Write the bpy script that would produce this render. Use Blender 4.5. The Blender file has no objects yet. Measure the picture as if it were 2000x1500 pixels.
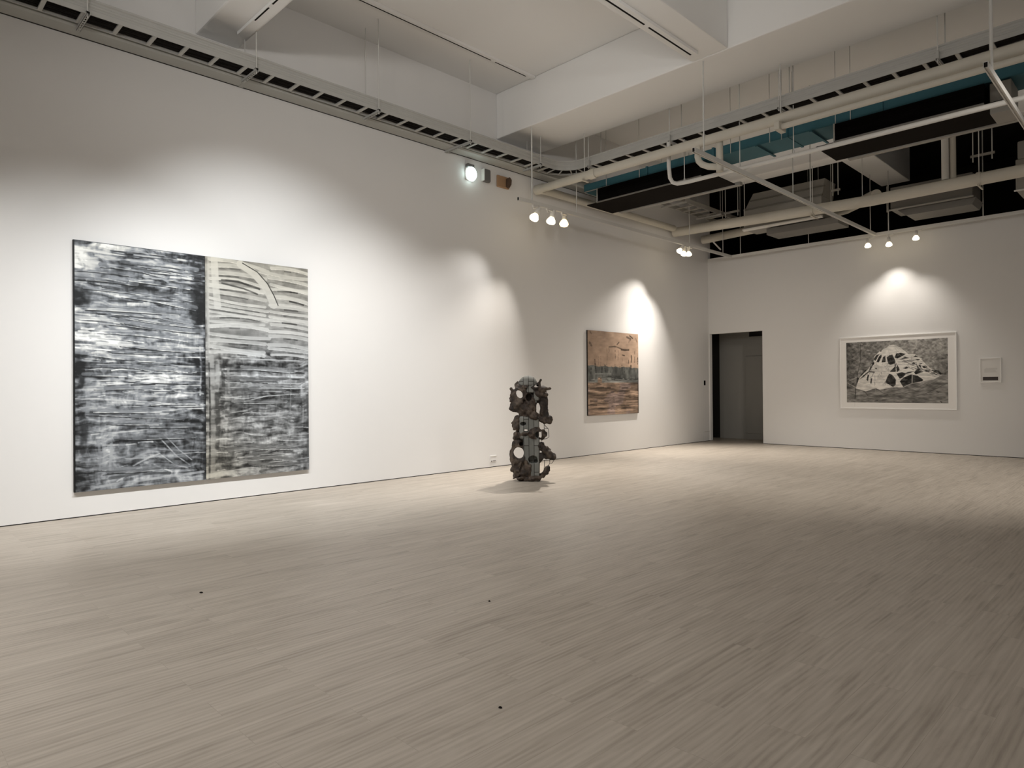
import bpy, bmesh, math, random
import numpy as np
from mathutils import Vector, Matrix

random.seed(7)
SC = bpy.context.scene
COL = SC.collection
PI = math.pi
R = math.radians

# relative lamp powers
LP = {"E": 1, "A1": .70, "A2": 1.8, "A3": 7.0, "B1": 3.5, "B2": 5.5, "B3": 9.0, "C1": 1.7, "C2": 1.3, "p1": 1.35, "p2": 2.1, "p3": .60, "p4": 1.15, "un1": .75, "un2": .1, "f1": 1.7, "f3": 1.05, "f4": 1.15, "up": .48, "up2": .15}

# ------------------------------------------------------------------ materials
def new_mat(name):
    m = bpy.data.materials.new(name); m.use_nodes = True
    nt = m.node_tree
    return m, nt, nt.nodes["Principled BSDF"]

def mat(name, col, rough=0.6, metal=0.0, var=0.06, scale=6.0, bump=0.0, stretch=None, spec=0.5):
    """base colour with a gentle procedural mottling"""
    m, nt, b = new_mat(name)
    n = nt.nodes
    tc = n.new("ShaderNodeTexCoord"); mp = n.new("ShaderNodeMapping")
    if stretch: mp.inputs["Scale"].default_value = stretch
    nz = n.new("ShaderNodeTexNoise"); nz.inputs["Scale"].default_value = scale; nz.inputs["Detail"].default_value = 4
    cr = n.new("ShaderNodeMixRGB"); cr.blend_type = "MIX"
    lo = [max(0, c * (1 - var)) for c in col]; hi = [min(1, c * (1 + var)) for c in col]
    cr.inputs[1].default_value = (*lo, 1); cr.inputs[2].default_value = (*hi, 1)
    l = nt.links.new
    l(tc.outputs["Object"], mp.inputs[0]); l(mp.outputs[0], nz.inputs["Vector"])
    l(nz.outputs["Fac"], cr.inputs[0]); l(cr.outputs[0], b.inputs["Base Color"])
    b.inputs["Roughness"].default_value = rough; b.inputs["Metallic"].default_value = metal
    b.inputs["Specular IOR Level"].default_value = spec
    if bump:
        bp = n.new("ShaderNodeBump"); bp.inputs["Strength"].default_value = bump; bp.inputs["Distance"].default_value = 0.01
        l(nz.outputs["Fac"], bp.inputs["Height"]); l(bp.outputs[0], b.inputs["Normal"])
    return m

def emit_mat(name, col, strength):
    m, nt, b = new_mat(name)
    b.inputs["Base Color"].default_value = (*col, 1)
    b.inputs["Emission Color"].default_value = (*col, 1)
    b.inputs["Emission Strength"].default_value = strength
    return m

def attr_mat(name, rough=0.55, bump=0.0):
    """pigment read from the mesh's own colour attribute (a painted surface)"""
    m, nt, b = new_mat(name)
    a = nt.nodes.new("ShaderNodeAttribute"); a.attribute_name = "pigment"
    nt.links.new(a.outputs["Color"], b.inputs["Base Color"])
    b.inputs["Roughness"].default_value = rough
    b.inputs["Specular IOR Level"].default_value = 0.25
    return m

def floor_mat():
    m, nt, b = new_mat("oak_vinyl_planks")
    n = nt.nodes; l = nt.links.new
    tc = n.new("ShaderNodeTexCoord")
    # planks run along Y: swap axes so that brick rows are plank rows
    sw = n.new("ShaderNodeMapping"); sw.inputs["Rotation"].default_value = (0, 0, R(90))
    br = n.new("ShaderNodeTexBrick")
    br.inputs["Scale"].default_value = 1.0
    br.inputs["Brick Width"].default_value = 1.22; br.inputs["Row Height"].default_value = 0.18
    br.inputs["Mortar Size"].default_value = 0.0012; br.inputs["Mortar Smooth"].default_value = 0.2
    br.inputs["Bias"].default_value = 0.0
    br.offset = 0.37
    br.inputs["Color1"].default_value = (0.0, 0.0, 0.0, 1); br.inputs["Color2"].default_value = (1, 1, 1, 1)
    br.inputs["Mortar"].default_value = (0.3, 0.3, 0.3, 1)
    l(tc.outputs["Object"], sw.inputs[0]); l(sw.outputs[0], br.inputs["Vector"])
    # per-plank shift of the grain so that neighbours differ
    addv = n.new("ShaderNodeVectorMath"); addv.operation = "MULTIPLY_ADD"
    addv.inputs[1].default_value = (7.3, 3.1, 0)
    l(br.outputs["Color"], addv.inputs[0]); l(tc.outputs["Object"], addv.inputs[2])
    def streak(sx, sy, scale, detail, dist):
        mp = n.new("ShaderNodeMapping"); mp.inputs["Scale"].default_value = (sx, sy, 1)
        nz = n.new("ShaderNodeTexNoise"); nz.inputs["Scale"].default_value = scale
        nz.inputs["Detail"].default_value = detail; nz.inputs["Distortion"].default_value = dist
        nz.inputs["Roughness"].default_value = 0.6
        l(addv.outputs[0], mp.inputs[0]); l(mp.outputs[0], nz.inputs["Vector"])
        return nz
    g1 = streak(13, 0.62, 1.0, 6, 1.3)      # broad grain
    g2 = streak(60, 1.5, 1.0, 4, 0.9)       # fine pores
    g3 = streak(4.2, 0.75, 1.0, 4, 2.6)      # cathedral bands
    mp4 = n.new("ShaderNodeMapping"); mp4.inputs["Scale"].default_value = (1.0, 0.11, 1)
    wv = n.new("ShaderNodeTexWave"); wv.wave_type = "BANDS"; wv.bands_direction = "X"
    wv.inputs["Scale"].default_value = 9; wv.inputs["Distortion"].default_value = 9.0
    wv.inputs["Detail"].default_value = 3; wv.inputs["Detail Scale"].default_value = 0.7
    l(addv.outputs[0], mp4.inputs[0]); l(mp4.outputs[0], wv.inputs["Vector"])
    def mix(a, bq, f):
        x = n.new("ShaderNodeMix"); x.data_type = "FLOAT"; x.inputs[0].default_value = f
        l(a, x.inputs[2]); l(bq, x.inputs[3]); return x.outputs[0]
    s = mix(g1.outputs["Fac"], g2.outputs["Fac"], 0.26)
    s = mix(s, g3.outputs["Fac"], 0.36)
    s = mix(s, wv.outputs["Fac"], 0.08)
    s = mix(s, br.outputs["Color"], 0.03)
    cr = n.new("ShaderNodeValToRGB")
    e = cr.color_ramp.elements
    e[0].position = 0.32; e[0].color = (0.260, 0.222, 0.182, 1)
    e[1].position = 0.64; e[1].color = (0.500, 0.445, 0.380, 1)
    k = e.new(0.47); k.color = (0.400, 0.350, 0.293, 1)
    l(s, cr.inputs[0])
    mo = n.new("ShaderNodeMix"); mo.data_type = "RGBA"; mo.blend_type = "MULTIPLY"
    mo.inputs[7].default_value = (0.84, 0.83, 0.82, 1)
    l(br.outputs["Fac"], mo.inputs[0]); l(cr.outputs[0], mo.inputs[6])
    l(mo.outputs[2], b.inputs["Base Color"])
    b.inputs["Roughness"].default_value = 0.46
    b.inputs["Specular IOR Level"].default_value = 0.35
    bp = n.new("ShaderNodeBump"); bp.inputs["Strength"].default_value = 0.18; bp.inputs["Distance"].default_value = 0.002
    l(s, bp.inputs["Height"]); l(bp.outputs[0], b.inputs["Normal"])
    return m

def wall_mat():
    m = mat("matt_white_wall_paint", (0.765, 0.75, 0.73), 0.85, var=0.012, scale=1.3, spec=0.2)
    return m

def tile_mat():
    """grey slate strips with dark joints on the sculpture's core"""
    m, nt, b = new_mat("grey_tile_strips")
    n = nt.nodes; l = nt.links.new
    tc = n.new("ShaderNodeTexCoord")
    sp = n.new("ShaderNodeSeparateXYZ"); cb = n.new("ShaderNodeCombineXYZ")
    l(tc.outputs["Object"], sp.inputs[0])
    l(sp.outputs["Z"], cb.inputs["X"]); l(sp.outputs["X"], cb.inputs["Y"])
    mp = n.new("ShaderNodeMapping"); mp.inputs["Location"].default_value = (0.09, 0.0755, 0)
    br = n.new("ShaderNodeTexBrick"); br.offset = 0.43
    br.inputs["Scale"].default_value = 1.0
    br.inputs["Brick Width"].default_value = 0.42; br.inputs["Row Height"].default_value = 0.0815
    br.inputs["Mortar Size"].default_value = 0.0042; br.inputs["Mortar Smooth"].default_value = 0.1
    br.inputs["Color1"].default_value = (0.165, 0.165, 0.150, 1); br.inputs["Color2"].default_value = (0.235, 0.235, 0.215, 1)
    br.inputs["Mortar"].default_value = (0.022, 0.018, 0.015, 1)
    l(cb.outputs[0], mp.inputs[0]); l(mp.outputs[0], br.inputs["Vector"])
    nz = n.new("ShaderNodeTexNoise"); nz.inputs["Scale"].default_value = 9; nz.inputs["Detail"].default_value = 5
    l(tc.outputs["Object"], nz.inputs["Vector"])
    mx = n.new("ShaderNodeMix"); mx.data_type = "RGBA"; mx.blend_type = "MULTIPLY"; mx.inputs[0].default_value = 0.35
    l(br.outputs["Color"], mx.inputs[6]); l(nz.outputs["Fac"], mx.inputs[7])
    l(mx.outputs[2], b.inputs["Base Color"])
    b.inputs["Roughness"].default_value = 0.8; b.inputs["Specular IOR Level"].default_value = 0.2
    return m

def rock_mat():
    m, nt, b = new_mat("brown_fossil_rock")
    n = nt.nodes; l = nt.links.new
    tc = n.new("ShaderNodeTexCoord")
    nz = n.new("ShaderNodeTexNoise"); nz.inputs["Scale"].default_value = 7; nz.inputs["Detail"].default_value = 8
    nz.inputs["Roughness"].default_value = 0.65; nz.inputs["Distortion"].default_value = 0.8
    l(tc.outputs["Object"], nz.inputs["Vector"])
    cr = n.new("ShaderNodeValToRGB"); e = cr.color_ramp.elements
    e[0].position = 0.36; e[0].color = (0.006, 0.004, 0.003, 1)
    e[1].position = 0.72; e[1].color = (0.130, 0.098, 0.070, 1)
    k = e.new(0.50); k.color = (0.034, 0.022, 0.015, 1)
    l(nz.outputs["Fac"], cr.inputs[0]); l(cr.outputs[0], b.inputs["Base Color"])
    bp = n.new("ShaderNodeBump"); bp.inputs["Strength"].default_value = 0.7; bp.inputs["Distance"].default_value = 0.02
    l(nz.outputs["Fac"], bp.inputs["Height"]); l(bp.outputs[0], b.inputs["Normal"])
    b.inputs["Roughness"].default_value = 0.75
    return m

M = {
 "wall": wall_mat(),
 "ceil": mat("white_ceiling_paint", (0.84, 0.83, 0.81), 0.9, var=0.02, scale=0.9, spec=0.15),
 "floor": floor_mat(),
 "dark": mat("dark_void_shade", (0.018, 0.016, 0.014), 0.95, var=0.3, scale=2, spec=0.1),  # near-black colour holds the darkness of the unlit ceiling void
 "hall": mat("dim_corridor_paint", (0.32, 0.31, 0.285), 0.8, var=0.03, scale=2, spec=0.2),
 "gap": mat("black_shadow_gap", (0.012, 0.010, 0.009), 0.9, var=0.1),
 "galv": mat("galvanised_painted_steel", (0.46, 0.455, 0.43), 0.55, var=0.05, scale=5),
 "trunk": mat("grey_trunking_paint", (0.40, 0.40, 0.375), 0.6, var=0.04, scale=4),
 "white": mat("white_powder_coat", (0.66, 0.645, 0.61), 0.5, var=0.02, scale=5),
 "cream": mat("cream_pipe_paint", (0.56, 0.53, 0.46), 0.6, var=0.06, scale=5),
 "rod": mat("white_painted_rod", (0.60, 0.59, 0.56), 0.5, var=0.03),
 "cable": mat("black_cable_sheath", (0.010, 0.0085, 0.0075), 0.8, var=0.3, scale=20, spec=0.1),
 "teal": mat("teal_duct_lining", (0.030, 0.120, 0.150), 0.65, var=0.10, scale=3),
 "black": mat("black_grille_paint", (0.005, 0.0046, 0.0042), 0.9, var=0.2, spec=0.05),
 "brownblack": mat("dark_bronze_underside", (0.013, 0.0105, 0.0085), 0.9, var=0.15, spec=0.05),
 "metal": mat("dull_sheet_metal", (0.30, 0.285, 0.255), 0.65, var=0.06, scale=4),
 "metald": mat("dark_sheet_metal", (0.17, 0.16, 0.145), 0.65, var=0.06, scale=4),
 "tile": tile_mat(), "rock": rock_mat(),
 "wire": mat("dark_iron_wire", (0.03, 0.025, 0.02), 0.6, var=0.1),
 "edge": mat("dark_canvas_edge", (0.012, 0.012, 0.013), 0.8, var=0.2),
 "edgebrown": mat("dark_brown_canvas_edge", (0.012, 0.008, 0.007), 0.8, var=0.2),
 "frame": mat("white_picture_frame", (0.86, 0.845, 0.82), 0.5, var=0.01),
 "mat": mat("off_white_mat_board", (0.85, 0.825, 0.79), 0.85, var=0.01),
 "sheet": mat("pale_grey_paper", (0.74, 0.72, 0.69), 0.85, var=0.02),
 "print": mat("grey_print", (0.52, 0.50, 0.47), 0.85, var=0.05),
 "bar": mat("dark_brown_print_bar", (0.055, 0.045, 0.042), 0.8, var=0.05),
 "plastic": mat("white_plastic", (0.66, 0.64, 0.60), 0.45, var=0.02),
 "greyplastic": mat("dark_grey_plastic", (0.14, 0.135, 0.13), 0.5, var=0.04),
 "orange": mat("faded_orange_plastic", (0.36, 0.22, 0.12), 0.6, var=0.06),
 "brown": mat("brown_sounder_mesh", (0.085, 0.05, 0.03), 0.7, var=0.1),
 "lampbody": mat("white_lamp_housing", (0.62, 0.60, 0.57), 0.45, var=0.02),
 "warm": emit_mat("warm_lamp_lens", (1.0, 0.86, 0.60), 4.5 * LP["E"]),
 "warmer": emit_mat("amber_lamp_lens", (1.0, 0.74, 0.38), 3.5 * LP["E"]),
 "cool": emit_mat("cool_emergency_lens", (0.80, 1.0, 0.97), 4.0 * LP["E"]),
 "canvas": attr_mat("oil_paint_pigment", 0.5), "ink": attr_mat("ink_and_charcoal", 0.9),
}

# ------------------------------------------------------------------ mesh helpers
class MB:
    def __init__(s): s.v = []; s.f = []
    def add(s, vs, fs):
        o = len(s.v); s.v += [tuple(p) for p in vs]; s.f += [tuple(i + o for i in q) for q in fs]; return s
    def box(s, x0, x1, y0, y1, z0, z1, bev=0.0):
        if bev <= 0:
            vs = [(x, y, z) for z in (z0, z1) for y in (y0, y1) for x in (x0, x1)]
            return s.add(vs, [(0, 2, 3, 1), (4, 5, 7, 6), (0, 1, 5, 4), (2, 6, 7, 3), (0, 4, 6, 2), (1, 3, 7, 5)])
        bm = bmesh.new(); bmesh.ops.create_cube(bm, size=1)
        for v in bm.verts:
            v.co = Vector(((x0 + x1) / 2 + v.co.x * (x1 - x0), (y0 + y1) / 2 + v.co.y * (y1 - y0), (z0 + z1) / 2 + v.co.z * (z1 - z0)))
        bmesh.ops.bevel(bm, geom=bm.edges[:], offset=bev, segments=2, profile=0.6, affect="EDGES")
        bm.verts.index_update()
        s.add([v.co.copy() for v in bm.verts], [[v.index for v in f.verts] for f in bm.faces]); bm.free(); return s
    def tube(s, path, r, n=12, caps=True):
        """sweep a circle along a polyline; r is a number or one radius per point"""
        P = [Vector(p) for p in path]; rr = r if isinstance(r, (list, tuple)) else [r] * len(P)
        T = []
        for i in range(len(P)):
            a = P[max(i - 1, 0)]; b = P[min(i + 1, len(P) - 1)]
            T.append((b - a).normalized())
        u = T[0].orthogonal().normalized(); vs = []
        for i, p in enumerate(P):
            u = (u - T[i] * u.dot(T[i])).normalized(); w = T[i].cross(u)
            for k in range(n):
                a = 2 * PI * k / n; vs.append(p + (u * math.cos(a) + w * math.sin(a)) * rr[i])
        fs = [(i * n + k, i * n + (k + 1) % n, (i + 1) * n + (k + 1) % n, (i + 1) * n + k) for i in range(len(P) - 1) for k in range(n)]
        if caps: fs += [tuple(range(n - 1, -1, -1)), tuple((len(P) - 1) * n + k for k in range(n))]
        return s.add(vs, fs)
    def lathe(s, prof, n=24, mtx=None):
        """revolve (radius, z) pairs round Z, then place with a matrix"""
        mtx = mtx or Matrix.Identity(4); vs = []; fs = []
        for (r, z) in prof:
            for k in range(n):
                a = 2 * PI * k / n; vs.append(mtx @ Vector((r * math.cos(a), r * math.sin(a), z)))
        m = len(prof)
        fs = [(i * n + k, i * n + (k + 1) % n, (i + 1) * n + (k + 1) % n, (i + 1) * n + k) for i in range(m - 1) for k in range(n)]
        fs += [tuple(range(n - 1, -1, -1)), tuple((m - 1) * n + k for k in range(n))]
        return s.add(vs, fs)
    def prism(s, poly, axis, a0, a1):
        """extrude a 2D outline along an axis ('x','y','z'); outline coordinates are the other two axes in order"""
        def mk(p, a):
            return {"x": (a, p[0], p[1]), "y": (p[0], a, p[1]), "z": (p[0], p[1], a)}[axis]
        n = len(poly); vs = [mk(p, a0) for p in poly] + [mk(p, a1) for p in poly]
        fs = [tuple(range(n)), tuple(range(2 * n - 1, n - 1, -1))] + [(i, i + n, (i + 1) % n + n, (i + 1) % n) for i in range(n)]
        return s.add(vs, fs)
    def build(s, name, m, parent=None, smooth=False, loc=None):
        me = bpy.data.meshes.new(name); me.from_pydata([tuple(v) for v in s.v], [], s.f)
        bm = bmesh.new(); bm.from_mesh(me); bmesh.ops.recalc_face_normals(bm, faces=bm.faces[:]); bm.to_mesh(me); bm.free()
        me.materials.append(m); o = bpy.data.objects.new(name, me); COL.objects.link(o)
        if smooth:
            for p in me.polygons: p.use_smooth = True
            me.set_sharp_from_angle(angle=R(40))
        if parent is not None:
            o.parent = parent; o.matrix_parent_inverse = Matrix.Translation(-Vector(parent.location)) if loc is None else Matrix.Identity(4)
            if loc is None: o.matrix_parent_inverse = parent_inv(parent)
        return o

def parent_inv(p):
    return Matrix.LocRotScale(p.location, p.rotation_euler, p.scale).inverted()

def tag(o, label, cat, group=None, kind=None):
    o["label"] = label; o["category"] = cat
    if group: o["group"] = group
    if kind: o["kind"] = kind
    return o

def thing(name, label, cat, loc, group=None):
    o = bpy.data.objects.new(name, None); o.empty_display_size = 0.1
    COL.objects.link(o); o.location = loc
    return tag(o, label, cat, group)

def struct(name, mb, m):
    o = mb.build(name, m); o["kind"] = "structure"; return o

def arc(cx, cy, r, a0, a1, n=8):
    return [(cx + r * math.cos(R(a0 + (a1 - a0) * i / n)), cy + r * math.sin(R(a0 + (a1 - a0) * i / n))) for i in range(n + 1)]

# ------------------------------------------------------------------ camera (f = 1311.7 px on a 2000 px frame)
Rv = Vector((0.70265147, 0.71148999, -0.00793138)); Uv = Vector((0.00916281, 0.0020981, 0.99995582)); Fv = Vector((-0.71147519, 0.7026931, 0.00504501))
cd = bpy.data.cameras.new("camera"); cam = bpy.data.objects.new("camera", cd); COL.objects.link(cam)
mw = Matrix((Rv, Uv, -Fv)).transposed().to_4x4(); mw.translation = Vector((9.27, 0, 1.5))
cam.matrix_world = mw
cd.sensor_fit = "HORIZONTAL"; cd.sensor_width = 36.0; cd.lens = 36.0 * 1311.68 / 2000.0
cd.clip_start = 0.05; cd.clip_end = 100
SC.camera = cam

# ------------------------------------------------------------------ room shell
ZC = 7.09          # slab underside
ZB = 6.231         # beam underside
YB = 16.72         # face of the back partition
ZT = 4.965         # top of the back partition
X1, Y0, Y1 = 17.0, -7.0, 20.5
struct("floor", MB().box(-2.5, X1, Y0, Y1, -0.12, 0.0), M["floor"])
struct("ceiling", MB().box(-2.5, X1, Y0, 15.0, ZC, ZC + 0.2), M["ceil"])
struct("ceiling", MB().box(-2.5, X1, 15.0, Y1, ZC, ZC + 0.2), M["dark"])
struct("wall_left", MB().box(-0.15, 0.0, Y0, 16.84, 0.012, ZC), M["wall"])
# back partition with the doorway
struct("wall_back", MB().box(1.515, X1, YB, YB + 0.12, 0.012, ZT).box(0.0, 1.515, YB, YB + 0.12, 2.91, ZT).box(0.0, 0.035, YB, YB + 0.12, 0.012, 2.91), M["wall"])
struct("wall_right", MB().box(X1, X1 + 0.15, Y0, Y1, 0.0, ZC), M["wall"])
struct("wall_front", MB().box(-2.5, X1, Y0 - 0.15, Y0, 0.0, ZC), M["wall"])
struct("wall_void", MB().box(-2.5, X1, Y1, Y1 + 0.15, 0.0, ZC).box(-2.65, -2.5, 16.84, Y1, 0, ZC).box(-2.5, -0.15, 16.72, 16.84, 0, ZC), M["dark"])
# dark reveal under the walls
struct("shadow_gap_left", MB().box(-0.10, -0.004, Y0, 16.80, 0.0, 0.0125), M["gap"])
struct("shadow_gap_back", MB().box(1.52, X1, YB + 0.004, YB + 0.1, 0.0, 0.0125), M["gap"])
# beams
struct("ceiling_beam", MB().box(0, X1, 8.79, 9.97, ZB, ZC, 0.02), M["ceil"])
struct("ceiling_beam", MB().box(0, X1, 3.29, 3.86, ZB, ZC, 0.02), M["ceil"])
struct("ceiling_beam", MB().box(4.175, 4.735, 3.86, 8.79, ZB + 0.004, ZC, 0.02), M["ceil"])
struct("ceiling_beam", MB().box(0, X1, 14.55, 15.0, ZB, ZC, 0.02), M["ceil"])
struct("ceiling_beam", MB().box(4.09, 4.70, 15.0, 17.6, ZB + 0.004, ZC, 0.02), M["ceil"])
# corridor behind the doorway
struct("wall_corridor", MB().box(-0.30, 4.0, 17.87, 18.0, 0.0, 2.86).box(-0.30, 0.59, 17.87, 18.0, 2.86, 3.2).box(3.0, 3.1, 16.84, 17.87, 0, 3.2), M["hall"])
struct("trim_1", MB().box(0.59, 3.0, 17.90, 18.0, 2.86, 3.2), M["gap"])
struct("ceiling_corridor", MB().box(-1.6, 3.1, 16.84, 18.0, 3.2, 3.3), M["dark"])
struct("passage_dark", MB().box(-1.5, -0.30, 17.90, 17.96, 0.0, 3.2).box(-1.6, -1.5, 16.84, 17.96, 0, 3.2), M["gap"])  # black panels stand in for the unlit passage on the left
d2 = MB().box(0.49, 1.5, 17.845, 17.868, 0.17, 2.32, 0.006)
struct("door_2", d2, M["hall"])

# ------------------------------------------------------------------ numpy painting tools
RNG = np.random.default_rng(11)
def up(a, h, w):
    """smooth resampling of a small grid to h x w"""
    a = np.asarray(a, float)
    def res(a, n, ax):
        a = np.moveaxis(a, ax, 0); m = a.shape[0]
        t = np.linspace(0, m - 1, n); i = np.clip(t.astype(int), 0, m - 2); f = t - i
        f = f * f * (3 - 2 * f); f = f.reshape((-1,) + (1,) * (a.ndim - 1))
        return np.moveaxis(a[i] * (1 - f) + a[i + 1] * f, 0, ax)
    return res(res(a, h, 0), w, 1)
def noise(h, w, ny, nx, octv=3, gain=0.55):
    out = np.zeros((h, w)); amp = 1; tot = 0
    for k in range(octv):
        out += amp * up(RNG.random((min(int(ny * 2 ** k) + 2, h), min(int(nx * 2 ** k) + 2, w))), h, w); tot += amp; amp *= gain
    return out / tot
def lin(c):
    c = np.clip(c, 0, 1); return np.where(c <= 0.04045, c / 12.92, ((c + 0.055) / 1.055) ** 2.4)
def sm(a, b, x):
    t = np.clip((x - a) / (b - a), 0, 1); return t * t * (3 - 2 * t)
def stroke(img, pts, wid, val, op=1.0, soft=0.35, rag=0.5):
    """a bristly brush stroke along a polyline; coordinates 0..1, y down; wid in image heights"""
    h, w = img.shape; asp = w / h * ASP[0]
    yy, xx = np.mgrid[0:h, 0:w]; X = (xx + .5) / w * ASP[0]; Y = (yy + .5) / h
    d = np.full((h, w), 9.0); tt = np.zeros((h, w)); L = 0
    for (a, b) in zip(pts[:-1], pts[1:]):
        ax, ay, bx, by = a[0] * ASP[0], a[1], b[0] * ASP[0], b[1]
        dx, dy = bx - ax, by - ay; q = dx * dx + dy * dy + 1e-9
        t = np.clip(((X - ax) * dx + (Y - ay) * dy) / q, 0, 1)
        dd = np.hypot(X - ax - t * dx, Y - ay - t * dy); s = dd < d
        tt[s] = (L + t * math.sqrt(q))[s]; d[s] = dd[s]; L += math.sqrt(q)
    m = 1 - sm(1 - soft, 1, d / wid)
    if rag > 0:
        m = m * (1 - rag * RNG.random() * 0.5 - rag * sm(.45, .7, noise(h, w, 60, 14, 2)))
    img[:] = img * (1 - m * op) + val * m * op
def polyfill(h, w, pts):
    yy, xx = np.mgrid[0:h, 0:w]; X = (xx + .5) / w; Y = (yy + .5) / h; c = np.zeros((h, w), bool)
    n = len(pts)
    for i in range(n):
        x0, y0 = pts[i]; x1, y1 = pts[(i + 1) % n]
        if y0 == y1: continue
        k = ((y0 > Y) != (y1 > Y)) & (X < (x1 - x0) * (Y - y0) / (y1 - y0) + x0); c ^= k
    return c
def blur(a, n=1):
    for _ in range(n):
        p = np.pad(a, 1, mode="edge"); a = (p[1:-1, 1:-1] * 2 + p[:-2, 1:-1] + p[2:, 1:-1] + p[1:-1, :-2] + p[1:-1, 2:]) / 6
    return a
def warp(a, ay, ax, ny=6, nx=5, seed=0):
    """bend an array along a smooth random flow so that strokes are not ruler-straight"""
    h, w = a.shape; yy, xx = np.mgrid[0:h, 0:w]
    dy = (noise(h, w, ny, nx, 2) - .5) * 2 * ay; dx = (noise(h, w, ny * 3, nx, 2) - .5) * 2 * ax
    return a[np.clip(yy + dy, 0, h - 1).astype(int), np.clip(xx + dx, 0, w - 1).astype(int)]
def painted_sheet(name, rgb, origin, uvec, vvec, nvec, relief, m, parent):
    """a fine grid whose vertices carry pigment (linear RGB, rows top to bottom), slightly raised where paint is thick"""
    h, w, _ = rgb.shape
    o = Vector(origin); U = np.array(uvec); V = np.array(vvec); N = np.array(nvec)
    ys, xs = np.mgrid[0:h, 0:w]
    P = np.array(o)[None, None, :] + (xs / (w - 1))[..., None] * U + (ys / (h - 1))[..., None] * V
    if relief is not None: P = P + relief[..., None] * N
    P = P.reshape(-1, 3)
    a = (ys[:-1, :-1] * w + xs[:-1, :-1]).ravel()
    F = np.stack([a, a + w, a + w + 1, a + 1], 1)
    me = bpy.data.meshes.new(name)
    me.vertices.add(len(P)); me.vertices.foreach_set("co", P.astype(np.float32).ravel())
    me.loops.add(F.size); me.loops.foreach_set("vertex_index", F.astype(np.int32).ravel())
    me.polygons.add(len(F)); me.polygons.foreach_set("loop_start", np.arange(0, F.size, 4, dtype=np.int32))
    me.update(calc_edges=True); me.validate()
    at = me.color_attributes.new("pigment", "FLOAT_COLOR", "POINT")
    at.data.foreach_set("color", np.concatenate([rgb.reshape(-1, 3), np.ones((h * w, 1))], 1).astype(np.float32).ravel())
    me.materials.append(m); ob = bpy.data.objects.new(name, me); COL.objects.link(ob)
    ob.parent = parent; ob.matrix_parent_inverse = parent_inv(parent)
    return ob
ASP = [0.5]

# ------------------------------------------------------------------ the grey and white diptych on the left wall
LG = np.array([[.50,.55,.45,.55,.45,.25],[.68,.48,.30,.52,.36,.22],[.70,.45,.34,.36,.33,.20],[.62,.46,.36,.33,.32,.20],
 [.42,.50,.44,.40,.46,.22],[.40,.52,.48,.55,.52,.22],[.62,.55,.40,.42,.48,.24],[.72,.66,.42,.52,.62,.50],[.72,.66,.45,.44,.56,.50],
 [.66,.68,.44,.48,.52,.46],[.36,.60,.52,.46,.44,.32],[.26,.42,.56,.52,.46,.34],[.30,.62,.60,.58,.58,.28],[.36,.58,.56,.58,.62,.26],
 [.50,.46,.42,.46,.42,.28],[.36,.40,.38,.44,.38,.34],[.30,.50,.40,.36,.34,.36],[.30,.54,.36,.34,.40,.42],[.36,.52,.32,.36,.44,.46],
 [.36,.44,.36,.38,.48,.50],[.28,.48,.50,.46,.42,.42],[.40,.50,.58,.58,.54,.50]])
RG = np.array([[.74,.70,.70,.64,.58,.50],[.74,.60,.56,.66,.58,.62],[.74,.62,.62,.68,.60,.66],[.74,.66,.66,.66,.66,.70],
 [.72,.60,.56,.62,.70,.70],[.72,.60,.52,.60,.70,.72],[.68,.62,.54,.62,.72,.72],[.64,.58,.46,.60,.72,.70],[.66,.60,.50,.52,.56,.62],
 [.66,.44,.42,.44,.48,.60],[.62,.38,.40,.38,.46,.62],[.52,.50,.52,.48,.44,.56],[.44,.48,.42,.42,.42,.50],[.36,.46,.42,.42,.44,.50],
 [.36,.46,.40,.44,.46,.48],[.32,.44,.44,.50,.48,.42],[.32,.42,.46,.52,.54,.36],[.44,.46,.48,.44,.50,.38],[.46,.42,.44,.44,.46,.42],
 [.38,.34,.42,.34,.46,.44],[.52,.42,.40,.36,.46,.50],[.70,.66,.62,.54,.50,.54]])
def rough_gray(G, h, w):
    base = up(G, h, w)
    s1 = noise(h, w, 60, 2.2, 3) - .5; s2 = noise(h, w, 26, 1.4, 2) - .5
    s3 = noise(h, w, 150, 16, 2) - .5; v1 = noise(h, w, 5, 70, 2) - .5; bl = noise(h, w, 30, 22, 3) - .5
    # contrast varies over the canvas
    s1 = warp(s1, 14, 12); s2 = warp(s2, 18, 10); v1 = warp(v1, 10, 9, 5, 8); bl = warp(bl, 14, 14, 8, 8)
    return base * .96 + 0.72 * s1 + 0.26 * s2 + 0.30 * s3 + 0.12 * v1 + 0.50 * bl
def grains(img, n, yr, lr, wr, vr, slope=0.02, xr=(0, 1), seed=0, op=.85):
    r = random.Random(seed)
    for _ in range(n):
        y = r.uniform(*yr); x0 = r.uniform(xr[0], xr[1]); L = r.uniform(*lr); x1 = x0 + L
        k = r.uniform(-slope, slope); b = r.uniform(-.006, .006)
        pts = [(x0 + (x1 - x0) * t, y + k * t * L + b * math.sin(PI * t)) for t in (0, .25, .5, .75, 1)]
        stroke(img, pts, r.uniform(*wr), r.uniform(*vr), op, .5, .8)

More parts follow.
